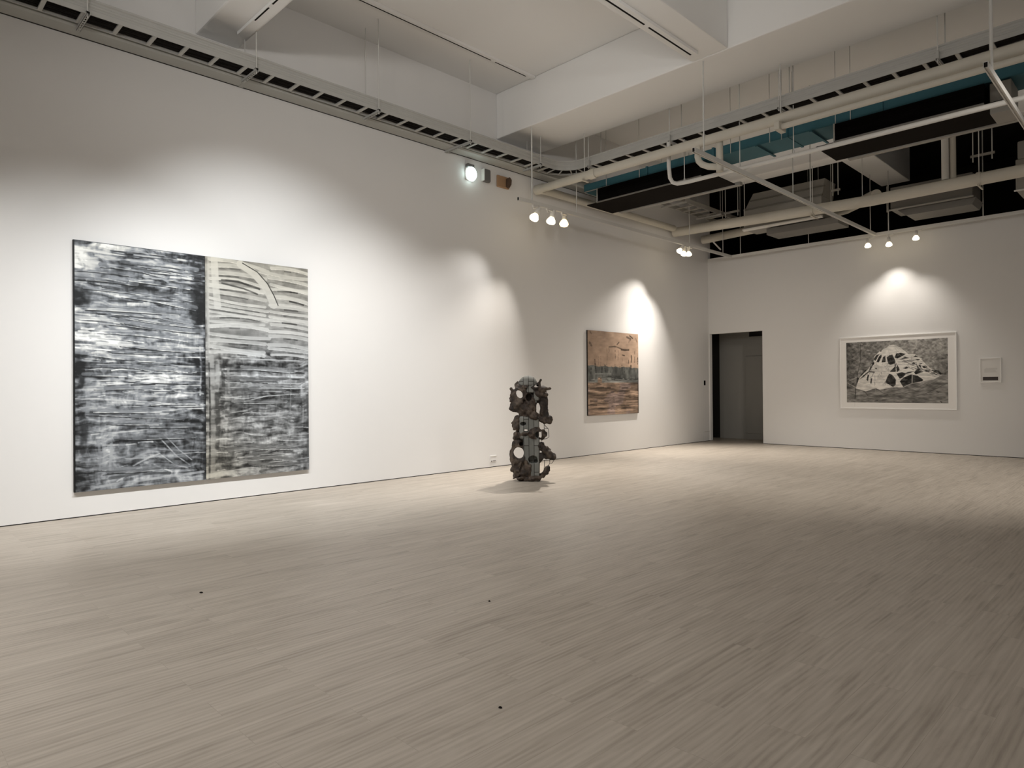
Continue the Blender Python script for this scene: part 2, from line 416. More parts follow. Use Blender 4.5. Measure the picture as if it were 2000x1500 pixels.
H, W = 560, 280
ASP[0] = 0.5
gl = rough_gray(LG, H, W)
grains(gl, 46, (.02, .60), (.25, .7), (.0022, .006), (.66, .90), .03, (-.1, .75), 1)
grains(gl, 34, (.02, .62), (.3, .8), (.002, .005), (.10, .22), .03, (-.1, .7), 2, .8)
grains(gl, 22, (.26, .46), (.2, .45), (.002, .0045), (.82, .96), .03, (-.05, .15), 3)
grains(gl, 40, (.46, .70), (.08, .45), (.0018, .004), (.62, .92), .02, (0, .8), 4)
grains(gl, 26, (.60, 1.0), (.1, .5), (.0018, .004), (.55, .80), .05, (0, .8), 5)
for (x, y0, y1, wd, v) in ((.20, .77, .95, .010, .62), (.25, .76, .92, .008, .60), (.17, .80, .97, .007, .55), (.09, .55, .70, .010, .58), (.06, .70, .84, .016, .16), (.05, .50, .58, .012, .15), (.075, .20, .26, .022, .17), (.93, 0, .33, .030, .13), (.90, .18, .30, .014, .20), (.99, .0, 1.0, .010, .14), (.955, .41, .62, .006, .72), (.975, .45, .60, .012, .12)):
    stroke(gl, [(x, y0), (x + .012, (y0 + y1) / 2), (x, y1)], wd, v, .85, .6, .6)
for (p, wd, v) in (([(.40,.885),(.55,.855),(.66,.85)],.006,.60), ([(.42,.91),(.55,.88),(.62,.868)],.0045,.72), ([(.30,.97),(.45,.925),(.55,.915)],.004,.75), ([(.62,.80),(.75,.88),(.86,.925)],.0035,.66), ([(.66,.79),(.78,.86),(.88,.905)],.003,.62), ([(.58,.915),(.72,.95),(.92,.952)],.0045,.86), ([(.60,.86),(.74,.92),(.85,.94)],.0028,.7), ([(.25,.955),(.45,.945),(.70,.955)],.008,.25), ([(.12,.985),(.5,.975),(.98,.962)],.007,.66), ([(.45,.115),(.65,.118),(.76,.150)],.009,.60), ([(.12,.075),(.18,.09),(.10,.10)],.016,.74)):
    stroke(gl, p, wd, v, .85, .5, .5)
for (p, wd, v) in (([(.34,.20),(.62,.212),(.92,.236)],.0125,.52), ([(.26,.262),(.45,.262),(.72,.288),(.90,.30)],.012,.56), ([(.40,.285),(.60,.297),(.88,.312)],.012,.50), ([(.30,.312),(.6,.33),(.86,.335)],.011,.46), ([(.2,.168),(.5,.182),(.9,.20)],.010,.36)):
    stroke(gl, p, wd, v, .7, .3, .6)
    stroke(gl, [(x, y + wd) for x, y in p], .0022, v + .3, .8, .5, .6)
    stroke(gl, [(x, y + wd * 1.35) for x, y in p], .0028, .12, .8, .5, .5)
rb = random.Random(33)
def banded(img, n, yr, xr, lr, vr):
    for _ in range(n):
        y = rb.uniform(*yr); x0 = rb.uniform(*xr); L = rb.uniform(*lr); wd = rb.uniform(.005, .012); v = rb.uniform(*vr); k = rb.uniform(0, .05); bow = rb.uniform(-.008, .008)
        P0 = [(x0 + L * q, y + k * q * L + bow * math.sin(PI * q)) for q in np.linspace(0, 1, 6)]
        stroke(img, P0, wd, v, .72, .35, .6)
        stroke(img, [(x, yq + wd * .85) for x, yq in P0[1:]], .0018, min(.95, v + .34), .85, .5, .7)
        stroke(img, [(x, yq + wd * 1.3) for x, yq in P0[:-1]], .0026, .13, .85, .5, .5)
banded(gl, 20, (.06, .46), (-.05, .45), (.35, .75), (.34, .60))
banded(gl, 12, (.48, .72), (.05, .5), (.25, .6), (.36, .62))
banded(gl, 8, (.72, .97), (.1, .5), (.25, .5), (.30, .50))
gl = np.clip(gl * 1.12 - .02, .13, .93)
gl[:, :3] = .08; gl[:2] = .3
def tint(g, warm):
    c = lin(g)[..., None] * np.array([1.0, 1.0, 1.0])
    w = warm[..., None]
    return c * (1 - w) * np.array([.90, .96, 1.03]) + c * w * np.array([1.05, 1.0, .86])
warmL = np.clip(sm(.5, .8, gl) * .55, 0, 1) * (1 - np.linspace(0, 1, H)[:, None] * .6)

gr = rough_gray(RG, H, W)
# the pale combed bands of the right canvas's upper half
r = random.Random(5)
top = 1 - sm(.34, .47, np.linspace(0, 1, H)[:, None] * np.ones((1, W)))
gr = gr * (1 - .75 * top) + (.50 + .30 * (noise(H, W, 50, 8, 2) - .5)) * .75 * top
yb = .012
while yb < .44:
    t = r.uniform(.017, .027); v = r.uniform(.70, .80)
    for (xa, xb, off) in ((.04, r.uniform(.54, .60), 0), (r.uniform(.58, .62), 1.02, r.uniform(-.010, .012))):
        k = r.uniform(.005, .05); bow = r.uniform(-.014, .006); th = t * r.uniform(.30, .46)
        P0 = [(xa + (xb - xa) * q, yb + off + k * q * (xb - xa) + bow * math.sin(PI * q)) for q in np.linspace(0, 1, 7)]
        stroke(gr, P0, th, v, .92, .3, .20)
        q0 = r.uniform(0, .4); q1 = q0 + r.uniform(.35, .7)
        sub = [(x, y + th + .004) for x, y in P0 if xa + (xb - xa) * q0 <= x <= xa + (xb - xa) * q1]
        if len(sub) > 1: stroke(gr, sub, r.uniform(.0025, .0060), r.uniform(.12, .36), .85, .6, .5)
        stroke(gr, [(x, y + th * .75) for x, y in P0], .0016, .92, .6, .5, .5)
    yb += t * r.uniform(1.05, 1.25)
stroke(gr, [(.32,.018),(.44,.05),(.54,.10),(.60,.15),(.64,.195)], .020, .76, .95, .2, .12)
stroke(gr, [(.34,.012),(.48,.045),(.58,.095),(.645,.15),(.685,.195)], .003, .12, .95, .4, .2)
stroke(gr, [(.08,.0),(.09,.10),(.11,.22)], .018, .77, .92, .25, .2)
stroke(gr, [(.03,.0),(.025,.2),(.03,.42)], .007, .72, .8, .4, .3)
stroke(gr, [(.15,.10),(.3,.10),(.50,.125)], .006, .14, .85, .5, .3)
stroke(gr, [(.15,.115),(.35,.13),(.48,.15)], .005, .16, .85, .5, .3)
for (y, v, wd) in ((.455, .80, .004), (.505, .86, .005), (.515, .16, .006), (.535, .88, .005), (.545, .15, .006), (.565, .86, .004), (.59, .80, .004)):
    stroke(gr, [(.15, y), (.5, y + r.uniform(-.004, .004)), (.95, y + .006)], wd, v, .85, .5, .7)
for (x, y0, y1, wd, v) in ((.05, .45, .70, .018, .66), (.10, .45, .60, .014, .68), (.15, .47, .66, .012, .16), (.20, .50, .70, .008, .60), (.03, .48, 1.0, .006, .16), (.06, .72, .98, .014, .55), (.10, .62, .86, .014, .22), (.985, .62, .95, .010, .30), (.93, .60, .80, .006, .66), (.80, .50, .72, .004, .60), (.015, .0, 1.0, .004, .62)):
    stroke(gr, [(x, y0), (x + .01, (y0 + y1) / 2), (x, y1)], wd, v, .8, .6, .6)
grains(gr, 60, (.60, .97), (.06, .3), (.0018, .004), (.60, .86), .04, (.05, .85), 8)
grains(gr, 40, (.60, .97), (.06, .4), (.0022, .006), (.12, .30), .04, (.05, .8), 9, .7)
stroke(gr, [(.35,.655),(.55,.632),(.95,.618)], .003, .82, .9, .5, .4)
stroke(gr, [(.45,.68),(.7,.655),(.98,.65)], .022, .36, .6, .5, .4)
stroke(gr, [(.35,.80),(.42,.81),(.52,.815)], .003, .92, .9, .5, .3)
stroke(gr, [(.0,.985),(.3,.975),(.55,.965)], .014, .74, .85, .4, .4)
stroke(gr, [(.5,.985),(.75,.972),(1.,.96)], .008, .22, .7, .5, .4)
banded(gr, 10, (.48, .66), (.12, .5), (.3, .6), (.36, .60))
banded(gr, 9, (.82, .96), (.12, .5), (.3, .6), (.34, .56))
gr = np.clip(.03 + gr * .95, .14, .86)
warmR = np.clip(1.0 - np.linspace(0, 1, H)[:, None] * 1.7, .15, 1) * np.ones((1, W)) + up(np.array([[0,0,0],[0,0,0],[.3,0,0],[.5,.1,0],[.9,.4,0]]), H, W)
warmR = np.clip(warmR, 0, 1)
for (nm, g, wm, ya, yb2, lab) in (("left", gl, warmL, 1.880, 3.375, "left canvas of the large grey and white diptych, dark with streaked horizontal strokes"),
                             ("right", gr, warmR, 3.381, 4.861, "right canvas of the large diptych, cream combed strokes above mottled grey")):
    t = thing("abstract_painting", lab, "painting", (0, (ya + yb2) / 2, 0.305), "two joined canvases of the diptych")
    MB().box(0.0005, 0.043, ya, yb2, 0.305, 3.283).build("stretcher", M["edge"], t)
    rel = blur(g, 1) * 0.003
    painted_sheet("canvas_face", tint(g, wm), (0.0440, ya, 3.283), (0, yb2 - ya, 0), (0, 0, -2.978), (1, 0, 0), rel, M["canvas"], t)

# ------------------------------------------------------------------ brown landscape painting
H, W = 300, 300
ASP[0] = 1.0
b0 = noise(H, W, 6, 6, 4) - .5
yy = np.linspace(0, 1, H)[:, None] * np.ones((1, W)); xx = np.linspace(0, 1, W)[None, :] * np.ones((H, 1))
v = .60 + .10 * (xx - .3) * (yy < .45) + .18 * b0 + .10 * (noise(H, W, 40, 12, 2) - .5)
low = noise(H, W, 40, 3.0, 3) - .5
v = np.where(yy > .55, .52 + .74 * low + .14 * (noise(H, W, 70, 20, 2) - .5), v)
r = random.Random(3)
for (x, y0, y1, wd, c) in ((.36,.20,.40,.006,.24),(.52,.18,.40,.010,.20),(.58,.22,.34,.006,.34),(.92,.22,.36,.010,.32),(.85,.28,.36,.016,.16),(.79,.33,.38,.010,.30),(.20,.30,.40,.006,.42),(.985,.30,.38,.012,.18),(.40,.20,.26,.008,.3),(.66,.30,.40,.005,.4),(.24,.3,.42,.006,.38)):
    stroke(v, [(x, y0), (x + .004, (y0 + y1) / 2), (x - .004, y1)], wd, c, .85, .6, .7)
for (p, wd, c) in (([(.40,.185),(.52,.175),(.66,.20),(.80,.21)],.010,.30),([(.64,.21),(.72,.215),(.80,.205)],.010,.16),([(.76,.05),(.84,.07),(.80,.11)],.016,.28),([(.82,.03),(.88,.06)],.012,.24),([(.60,.12),(.56,.15)],.010,.26),([(.66,.275),(.71,.28)],.010,.24),([(.05,.02),(.07,.04)],.012,.22),([(.04,.15),(.07,.18)],.022,.34),([(.95,.06),(.97,.10)],.012,.4)):
    stroke(v, p, wd, c, .85, .5, .5)
band = (yy > .415 + .02 * (noise(H, W, 2, 14, 2) - .5) + .015 * xx) & (yy < .575 + .10 * (noise(H, W, 3, 9, 2) - .5))
bv = .40 + .40 * (noise(H, W, 10, 16, 3) - .5)
v2 = np.where(band, bv, v)
for i in range(13):
    x = r.uniform(.05, .95); y = r.uniform(.40, .46)
    stroke(v2, [(x, y), (x + r.uniform(-.02, .02), y + r.uniform(.04, .10))], r.uniform(.008, .022), r.uniform(.16, .30), .75, .6, .6)
stroke(v2, [(.13,.35),(.14,.42),(.15,.50)], .016, .16, .85, .5, .5)
for (p, wd, c) in (([(.25,.555),(.45,.54),(.65,.565)],.012,.18),([(.5,.58),(.7,.575),(.95,.58)],.016,.17),([(.05,.625),(.25,.63)],.008,.20),([(.05,.68),(.25,.675),(.42,.68)],.018,.20),([(.35,.74),(.55,.72),(.80,.72)],.016,.16),([(.05,.83),(.25,.83),(.5,.84)],.024,.20),([(.60,.88),(.70,.885)],.012,.18),([(.65,.68),(.78,.68)],.010,.24),([(.8,.80),(.98,.80)],.010,.26),([(.05,.87),(.15,.88)],.016,.24),([(.1,.77),(.3,.76)],.008,.3)):
    stroke(v2, p, wd, c, .8, .6, .7)
r = random.Random(12)
for i in range(26):
    y = r.uniform(.60, .98); x = r.uniform(-.05, .8)
    stroke(v2, [(x, y), (x + r.uniform(.08, .15), y + r.uniform(-.012, .006)), (x + r.uniform(.18, .40), y)], r.uniform(.004, .012), r.choice([.22, .30, .34, .68, .72]), .6, .7, .7)
for i in range(10):
    y = r.uniform(.50, .60); x = r.uniform(-.05, .8)
    stroke(v2, [(x, y), (x + r.uniform(.1, .3), y + r.uniform(-.01, .01))], r.uniform(.006, .012), r.choice([.15, .2, .6, .66]), .7, .6, .6)
v2 = np.clip(v2 * .96, .08, .9)
gray = (band | (np.abs(yy - .58) < .035)) * (noise(H, W, 8, 8, 2) > .25)
gray = blur(gray.astype(float), 4)[..., None]
L = lin(v2)[..., None]
rgb = L * ((1 - gray) * np.array([1.20, .84, .60]) + gray * np.array([.98, 1.0, .92]))
pk = blur(((yy > .62) & (noise(H, W, 5, 4, 2) > .52)).astype(float), 6)[..., None]
rgb = rgb * (1 - pk) + L * pk * np.array([1.16, .85, .72])
edge = 1 - .75 * (sm(.035, .0, 1 - xx) * (yy > .55))[..., None]; rgb = rgb * edge
t = thing("landscape_painting", "tan and brown landscape canvas with grey horizon band, near the back corner", "painting", (0, 12.4, 0.868))
MB().box(0.0005, 0.032, 11.445, 13.345, 0.868, 2.738).build("stretcher", M["edgebrown"], t)
painted_sheet("canvas_face", np.clip(rgb, 0, 1), (0.0325, 11.445, 2.738), (0, 1.90, 0), (0, 0, -1.87), (1, 0, 0), blur(v2, 1) * .003, M["canvas"], t)

# ------------------------------------------------------------------ framed rock drawing on the back wall
H, W = 300, 440
ASP[0] = W / H
def cv(x, y):
    """picture fractions from sizes taken off the drawing"""
    top = 180 - (x - 65) * .0496; bot = 1235 + (x - 70) * .0083
    return ((x - 68) / 1812.0, (y - top) / (bot - top))
def pts(*q): return [cv(*p) for p in q]
yy = np.linspace(0, 1, H)[:, None] * np.ones((1, W)); xx = np.linspace(0, 1, W)[None, :] * np.ones((H, 1))
d = .50 + .50 * warp(noise(H, W, 34, 44, 3) - .5, 6, 6, 10, 10) + .10 * sm(.35, .65, xx) - .14 * sm(.85, 1.0, xx) * (yy > .25)
d = d - .12 * sm(.14, .0, xx)
mid = noise(H, W, 50, 16, 3) - .5
mount = pts((275,900),(320,800),(440,690),(520,600),(590,510),(600,420),(700,330),(800,280),(880,225),(950,215),(1060,250),(1140,310),(1220,380),(1330,380),(1420,450),(1500,540),(1600,640),(1720,690),(1780,745),(1640,830),(1470,860),(1200,960),(1120,970),(950,965),(700,1010),(440,1040),(250,985))
mm = polyfill(H, W, mount)
d = np.where(mm, .86 + .35 * mid + .12 * (noise(H, W, 30, 30, 2) - .5), d)
darks = [pts((590,470),(640,400),(700,380),(660,450),(620,500)), pts((640,520),(690,420),(735,380),(740,430),(690,525)), pts((735,525),(765,430),(805,410),(810,520)),
 pts((830,440),(880,400),(940,385),(975,440),(985,540),(900,570),(860,550)), pts((970,440),(1000,370),(1080,355),(1170,375),(1080,430),(1020,455)), pts((1075,470),(1150,430),(1230,445),(1160,460)),
 pts((880,695),(975,600),(975,540),(990,560),(990,690)), pts((1000,540),(1050,620),(1060,660),(1010,700),(1000,620)),
 pts((800,880),(860,730),(930,740),(990,830),(985,920),(940,960)), pts((1060,860),(1130,790),(1260,740),(1370,760),(1465,830),(1450,860),(1250,900),(1120,960)),
 pts((1000,720),(1100,700),(1170,720),(1120,790),(1060,815)), pts((1300,430),(1340,400),(1390,430)), pts((1390,540),(1480,540),(1430,555)), pts((1330,470),(1420,470),(1380,490)), pts((1450,600),(1500,580),(1545,610),(1480,630)),
 pts((1340,540),(1400,620),(1470,690),(1340,740),(1310,700),(1370,640)), pts((1270,540),(1310,525),(1340,560),(1290,575)), pts((1100,745),(1200,700),(1320,680),(1250,710)), pts((1600,660),(1720,665),(1770,720),(1820,720),(1760,745),(1640,690)), pts((1380,580),(1420,560),(1440,640),(1400,630)),
 pts((260,900),(275,790),(310,800),(280,880)), pts((320,830),(400,750),(500,680),(600,690),(610,710),(500,700),(400,780)), pts((500,690),(525,600),(600,540),(570,600)), pts((450,830),(480,740),(500,750),(480,860)), pts((525,900),(530,820),(560,800),(545,900)), pts((550,540),(600,515),(600,560),(560,575)), pts((700,325),(740,310),(730,340)),
 pts((600,620),(650,625),(640,650)), pts((1500,650),(1580,660),(1570,700),(1510,690)), pts((330,760),(430,660),(470,650),(360,760)), pts((1220,620),(1180,600),(1120,630),(1170,640))]
dk = np.zeros((H, W), bool)
for p in darks: dk |= polyfill(H, W, p)
d = np.where(dk, .22 + .35 * (noise(H, W, 40, 40, 2) - .5), d)
for (p, wd, c) in ((pts((625,520),(680,410),(730,385)),.006,.92),(pts((690,525),(745,420)),.006,.9),(pts((820,520),(825,440),(830,380)),.007,.92),(pts((940,385),(980,470),(1020,530),(1000,600)),.008,.94),(pts((1010,500),(1120,485),(1250,460)),.007,.95),(pts((1040,700),(1150,660),(1250,640),(1330,650)),.008,.93),(pts((870,710),(960,715),(1030,715)),.007,.96),(pts((1280,735),(1275,900)),.010,.72),(pts((900,720),(1000,800),(1030,850)),.010,.92),(pts((1370,560),(1430,650),(1500,690)),.007,.93),(pts((1290,520),(1400,510),(1500,560)),.006,.92),(pts((1330,450),(1450,455)),.005,.92),(pts((1270,420),(1265,520)),.006,.7),(pts((860,735),(800,830),(770,880)),.007,.90),(pts((330,800),(420,710),(500,650)),.006,.90),(pts((560,600),(640,540),(780,535)),.006,.92),(pts((80,835),(160,840),(270,790)),.006,.72),(pts((540,800),(600,690)),.004,.3),(pts((610,850),(610,760)),.004,.35),(pts((1130,770),(1160,740)),.004,.4)):
    stroke(d, p, wd, c, .9, .5, .15)
r = random.Random(21)
for i in range(70):
    q = r.random(); x = 1080 + 620 * q + r.uniform(-60, 60); y = 400 + 300 * q + r.uniform(-10, 190) * (1 - q * .6)
    L = r.uniform(30, 120); k = r.uniform(.05, .45)
    stroke(d, pts((x, y), (x + L * .5, y + L * k * .3), (x + L, y + L * k)), r.uniform(.003, .007), r.choice([.24, .28, .93, .96, .35]), .85, .5, .3)
for i in range(40):
    x = r.uniform(420, 900); y = r.uniform(520, 900); L = r.uniform(20, 70); a2 = r.uniform(.9, 2.2)
    stroke(d, pts((x, y), (x + L * math.cos(a2), y + L * math.sin(a2))), r.uniform(.0025, .005), r.choice([.42, .5, .95, .6]), .7, .5, .3)
for i in range(26):
    x = r.uniform(760, 1150); y = r.uniform(240, 360); L = r.uniform(40, 110); a2 = r.uniform(.3, 1.4)
    if abs(x - 960) * .8 < (y - 215): stroke(d, pts((x, y), (x + L * math.cos(a2), y + L * math.sin(a2))), .003, r.choice([.55, .6, .98]), .6, .5, .3)
fore = pts((60,1000),(250,985),(440,1040),(560,1010),(630,990),(760,1030),(900,975),(1120,970),(1250,905),(1470,870),(1640,830),(1760,760),(1890,735),(1890,1260),(60,1260))
fm = polyfill(H, W, fore)
d = np.where(fm, .52 + .40 * (noise(H, W, 26, 12, 3) - .5) + .22 * (noise(H, W, 60, 30, 2) - .5), d)
for (p, wd, c) in ((pts((250,1000),(430,1050),(560,1005),(640,995)),.006,.30),(pts((560,1005),(630,990),(760,1070),(840,1090)),.006,.30),(pts((430,1060),(480,1120),(680,1140),(900,1090)),.006,.28),(pts((850,1120),(1100,1060),(1300,1000),(1500,900)),.005,.34),(pts((1250,1140),(1500,1080),(1850,900)),.005,.30),(pts((1000,1080),(1300,1060),(1700,850)),.004,.36),(pts((245,990),(240,1080),(230,1170)),.008,.16),(pts((345,200),(345,500),(290,700),(275,790)),.005,.22),(pts((620,1000),(610,1080)),.005,.62),(pts((100,900),(230,960)),.006,.75),(pts((1690,1040),(1720,1060)),.006,.2),(pts((1750,1215),(1770,1230)),.008,.15),(pts((80,1110),(300,1140),(700,1200)),.004,.34),(pts((600,1210),(660,1200)),.006,.2)):
    stroke(d, p, wd, c, .85, .5, .3)
d = np.clip(blur(d, 1), .10, .93)
rgb = lin(d)[..., None] * np.array([1.0, .955, .88])
t = thing("framed_drawing", "white framed black and white drawing of a rocky mound, right of the doorway", "picture", (4.59, YB, 0.94))
X0f, X1f, Z0f, Z1f = 3.414, 5.773, 0.939, 2.610
fr = MB()
yo, yi = YB - 0.026, YB - 0.001
fr.box(X0f, X1f, yo, yi, Z1f - .022, Z1f, .003).box(X0f, X1f, yo, yi, Z0f, Z0f + .022, .003).box(X0f, X0f + .022, yo, yi, Z0f + .022, Z1f - .022, .003).box(X1f - .022, X1f, yo, yi, Z0f + .022, Z1f - .022, .003)
fr.build("picture_frame", M["frame"], t)
MB().box(X0f + .022, X1f - .022, YB - 0.014, YB - 0.002, Z0f + .022, Z1f - .022).build("mat_board", M["mat"], t)
painted_sheet("drawing_sheet", np.clip(rgb, 0, 1), (3.561, YB - 0.0150, 2.486), (2.05, 0, 0), (0, 0, -1.400), (0, -1, 0), None, M["ink"], t)
MB().box(3.735, 3.738, YB - 0.0148, YB - 0.014, 0.985, 1.086).build("mat_crease", M["print"], t)

# small framed wall text
t = thing("wall_text_panel", "small square white framed wall text right of the rock drawing", "sign", (6.36, YB, 1.52))
fr = MB(); x0, x1, z0, z1 = 6.178, 6.545, 1.521, 2.033
fr.box(x0, x1, YB - .022, YB - .001, z1 - .016, z1, .002).box(x0, x1, YB - .022, YB - .001, z0, z0 + .016, .002).box(x0, x0 + .014, YB - .022, YB - .001, z0 + .016, z1 - .016, .002).box(x1 - .014, x1, YB - .022, YB - .001, z0 + .016, z1 - .016, .002)
fr.build("panel_frame", M["frame"], t)
MB().box(x0 + .014, x1 - .014, YB - .013, YB - .002, z0 + .016, z1 - .016).build("text_sheet", M["sheet"], t)
MB().box(6.228, 6.488, YB - .0145, YB - .013, 1.567, 1.640).build("title_bar", M["bar"], t)
tl = MB(); r = random.Random(2)
for k in range(5):
    z = 1.812 - k * .020; tl.box(6.255 + (0.0 if k else .02), 6.255 + r.uniform(.19, .225), YB - .0138, YB - .013, z, z + .007)
tl.build("text_block", M["print"], t)

# ------------------------------------------------------------------ sculpture (voxel field turned into a surface)
def surface_nets(F, lo, h):
    """smooth closed surface at F=0 (F<0 inside)"""
    nx, ny, nz = F.shape; ins = F < 0
    S = np.zeros((nx - 1, ny - 1, nz - 1), np.int8); acc = np.zeros((nx - 1, ny - 1, nz - 1, 3)); cnt = np.zeros((nx - 1, ny - 1, nz - 1))
    cor = [(i, j, k) for i in (0, 1) for j in (0, 1) for k in (0, 1)]
    sl = lambda c: (slice(c[0], nx - 1 + c[0]), slice(c[1], ny - 1 + c[1]), slice(c[2], nz - 1 + c[2]))
    for a in cor:
        for ax in range(3):
            if a[ax] == 1: continue
            b = list(a); b[ax] = 1; fa = F[sl(a)]; fb = F[sl(b)]; x = (fa < 0) != (fb < 0)
            t = np.where(x, fa / np.where(fa == fb, 1, fa - fb), 0)
            for d3 in range(3):
                acc[..., d3] += np.where(x, a[d3] + (t if d3 == ax else 0), 0)
            cnt += x
    act = cnt > 0; idx = -np.ones(act.shape, int); idx[act] = np.arange(act.sum())
    g = np.argwhere(act); V = (g + acc[act] / cnt[act][:, None]) * h + np.array(lo)
    faces = []
    for ax in range(3):
        o1, o2 = [k for k in range(3) if k != ax]
        a = [slice(1, -1)] * 3; a[ax] = slice(0, -1); b = [slice(1, -1)] * 3; b[ax] = slice(1, None)
        A = ins[tuple(a)]; B = ins[tuple(b)]; q = np.argwhere(A != B)
        if not len(q): continue
        base = q.copy(); base[:, o1] += 1; base[:, o2] += 1
        def ix(d1, d2):
            c = base.copy(); c[:, o1] -= d1; c[:, o2] -= d2; return idx[c[:, 0], c[:, 1], c[:, 2]]
        quad = np.stack([ix(1, 1), ix(0, 1), ix(0, 0), ix(1, 0)], 1)
        flip = A[tuple(q.T)] if ax != 1 else ~A[tuple(q.T)]
        quad[~flip] = quad[~flip][:, ::-1]; faces.append(quad)
    return V, np.concatenate(faces)

KS = 0.001237
hh = 0.0085
lo = (-0.32, -0.30, 0.0); hi = (0.43, 0.30, 1.72)
gx, gy, gz = [np.arange(lo[i] - 2 * hh, hi[i] + 2 * hh, hh) for i in range(3)]
GX, GY, GZ = np.meshgrid(gx, gy, gz, indexing="ij")
cu = lambda x: (x - 330) * KS
cw = lambda y: (1447 - y) * KS
def ell(x, y, rx, ry, d=0.0, rd=.15, rot=0.0):
    """ellipsoid: x, y on the front view, d towards the viewer, radii; rot in degrees"""
    a = R(rot); X = GX - cu(x); Z = GZ - cw(y); Yd = GY + d
    Xr = X * math.cos(a) + Z * math.sin(a); Zr = -X * math.sin(a) + Z * math.cos(a)
    p = np.sqrt((Xr / (rx * KS)) ** 2 + (Zr / (ry * KS)) ** 2 + (Yd / rd) ** 2)
    return (p - 1) * min(rx * KS, ry * KS, rd)
def cyl(x, y, rx, ry, rot=0.0, d0=-9, d1=9):
    a = R(rot); X = GX - cu(x); Z = GZ - cw(y)
    Xr = X * math.cos(a) + Z * math.sin(a); Zr = -X * math.sin(a) + Z * math.cos(a)
    p = np.sqrt((Xr / (rx * KS)) ** 2 + (Zr / (ry * KS)) ** 2)
    f = (p - 1) * min(rx, ry) * KS
    return np.maximum(f, np.maximum(-(-GY - d0), (-GY) - d1))
def slab(x0, x1, y0, y1, d0, d1, rnd=.02, shear=0.0):
    cx, cz = cu((x0 + x1) / 2), cw((y0 + y1) / 2); q = np.stack([np.abs(GX - cx - shear * (GZ - cz)) - (x1 - x0) / 2 * KS + rnd, np.abs(GY + (d0 + d1) / 2) - (d1 - d0) / 2 + rnd, np.abs(GZ - cz) - (y1 - y0) / 2 * KS + rnd])
    return np.linalg.norm(np.maximum(q, 0), axis=0) + np.minimum(q.max(0), 0) - rnd
def cap(p, q, r0, r1):
    A = np.array([cu(p[0]), -p[2], cw(p[1])]); B = np.array([cu(q[0]), -q[2], cw(q[1])]); D = B - A
    t = np.clip(((GX - A[0]) * D[0] + (GY - A[1]) * D[1] + (GZ - A[2]) * D[2]) / (D @ D), 0, 1)
    return np.sqrt((GX - A[0] - t * D[0]) ** 2 + (GY - A[1] - t * D[1]) ** 2 + (GZ - A[2] - t * D[2]) ** 2) - (r0 + (r1 - r0) * t) * KS
def un(*fs):
    o = fs[0]
    for f in fs[1:]: o = np.minimum(o, f)
    return o
def su(a, b, k=.03):
    h2 = np.clip(.5 + .5 * (b - a) / k, 0, 1); return b * (1 - h2) + a * h2 - k * h2 * (1 - h2)
def n3(cell, seed):
    rg = np.random.default_rng(seed); sh = [max(2, int((hi[i] - lo[i]) / cell) + 3) for i in range(3)]; a = rg.random(sh) - .5
    for ax, g in enumerate((gx, gy, gz)):
        a = np.moveaxis(a, ax, 0); t = np.clip((g - lo[ax]) / cell + .5, 0, a.shape[0] - 1.001); i = t.astype(int); f = (t - i); f = (f * f * (3 - 2 * f)).reshape(-1, 1, 1)
        a = np.moveaxis(a[i] * (1 - f) + a[i + 1] * f, 0, ax)
    return a
wob = n3(.11, 3) * .040 + n3(.05, 4) * .034 + n3(.026, 6) * .010
wobc = n3(.2, 9) * .010
# tiled core: a strip-tiled trunk with a domed head
core = un(slab(262, 474, 885, 1432, -.10, .15, .03), slab(210, 474, 605, 905, -.10, .145, .04), slab(270, 440, 400, 640, -.10, .03, .03),
          np.maximum(ell(330, 200, 124, 120, .0, .17), -(ell(330, 238, 999, 28, .0, 9))), slab(312, 412, 205, 305, .02, .150, .02), slab(402, 476, 290, 405, -.02, .145, .02), slab(400, 440, 400, 440, .0, .13, .015)) + wobc
holes = [cyl(220, 325, 36, 54, 30), cyl(300, 792, 29, 17, -8), cyl(205, 1085, 66, 80, 10), cyl(490, 850, 8, 34), cyl(462, 500, 22, 52, 8), cyl(510, 1250, 30, 85, -14), cyl(145, 240, 16, 18, 20), cyl(505, 740, 25, 40, 0),
         cyl(340, 365, 35, 45, 0, .03, 9), cyl(262, 705, 38, 24, 0, .04, 9), cyl(452, 845, 36, 40, 0, -.02, 9), cyl(238, 966, 24, 24, 0, .02, 9), cyl(385, 1165, 60, 50, 0, .05, 9), cyl(425, 1190, 24, 22, 0, -.02, 9), cyl(440, 220, 26, 14, 8, .04, 9)]
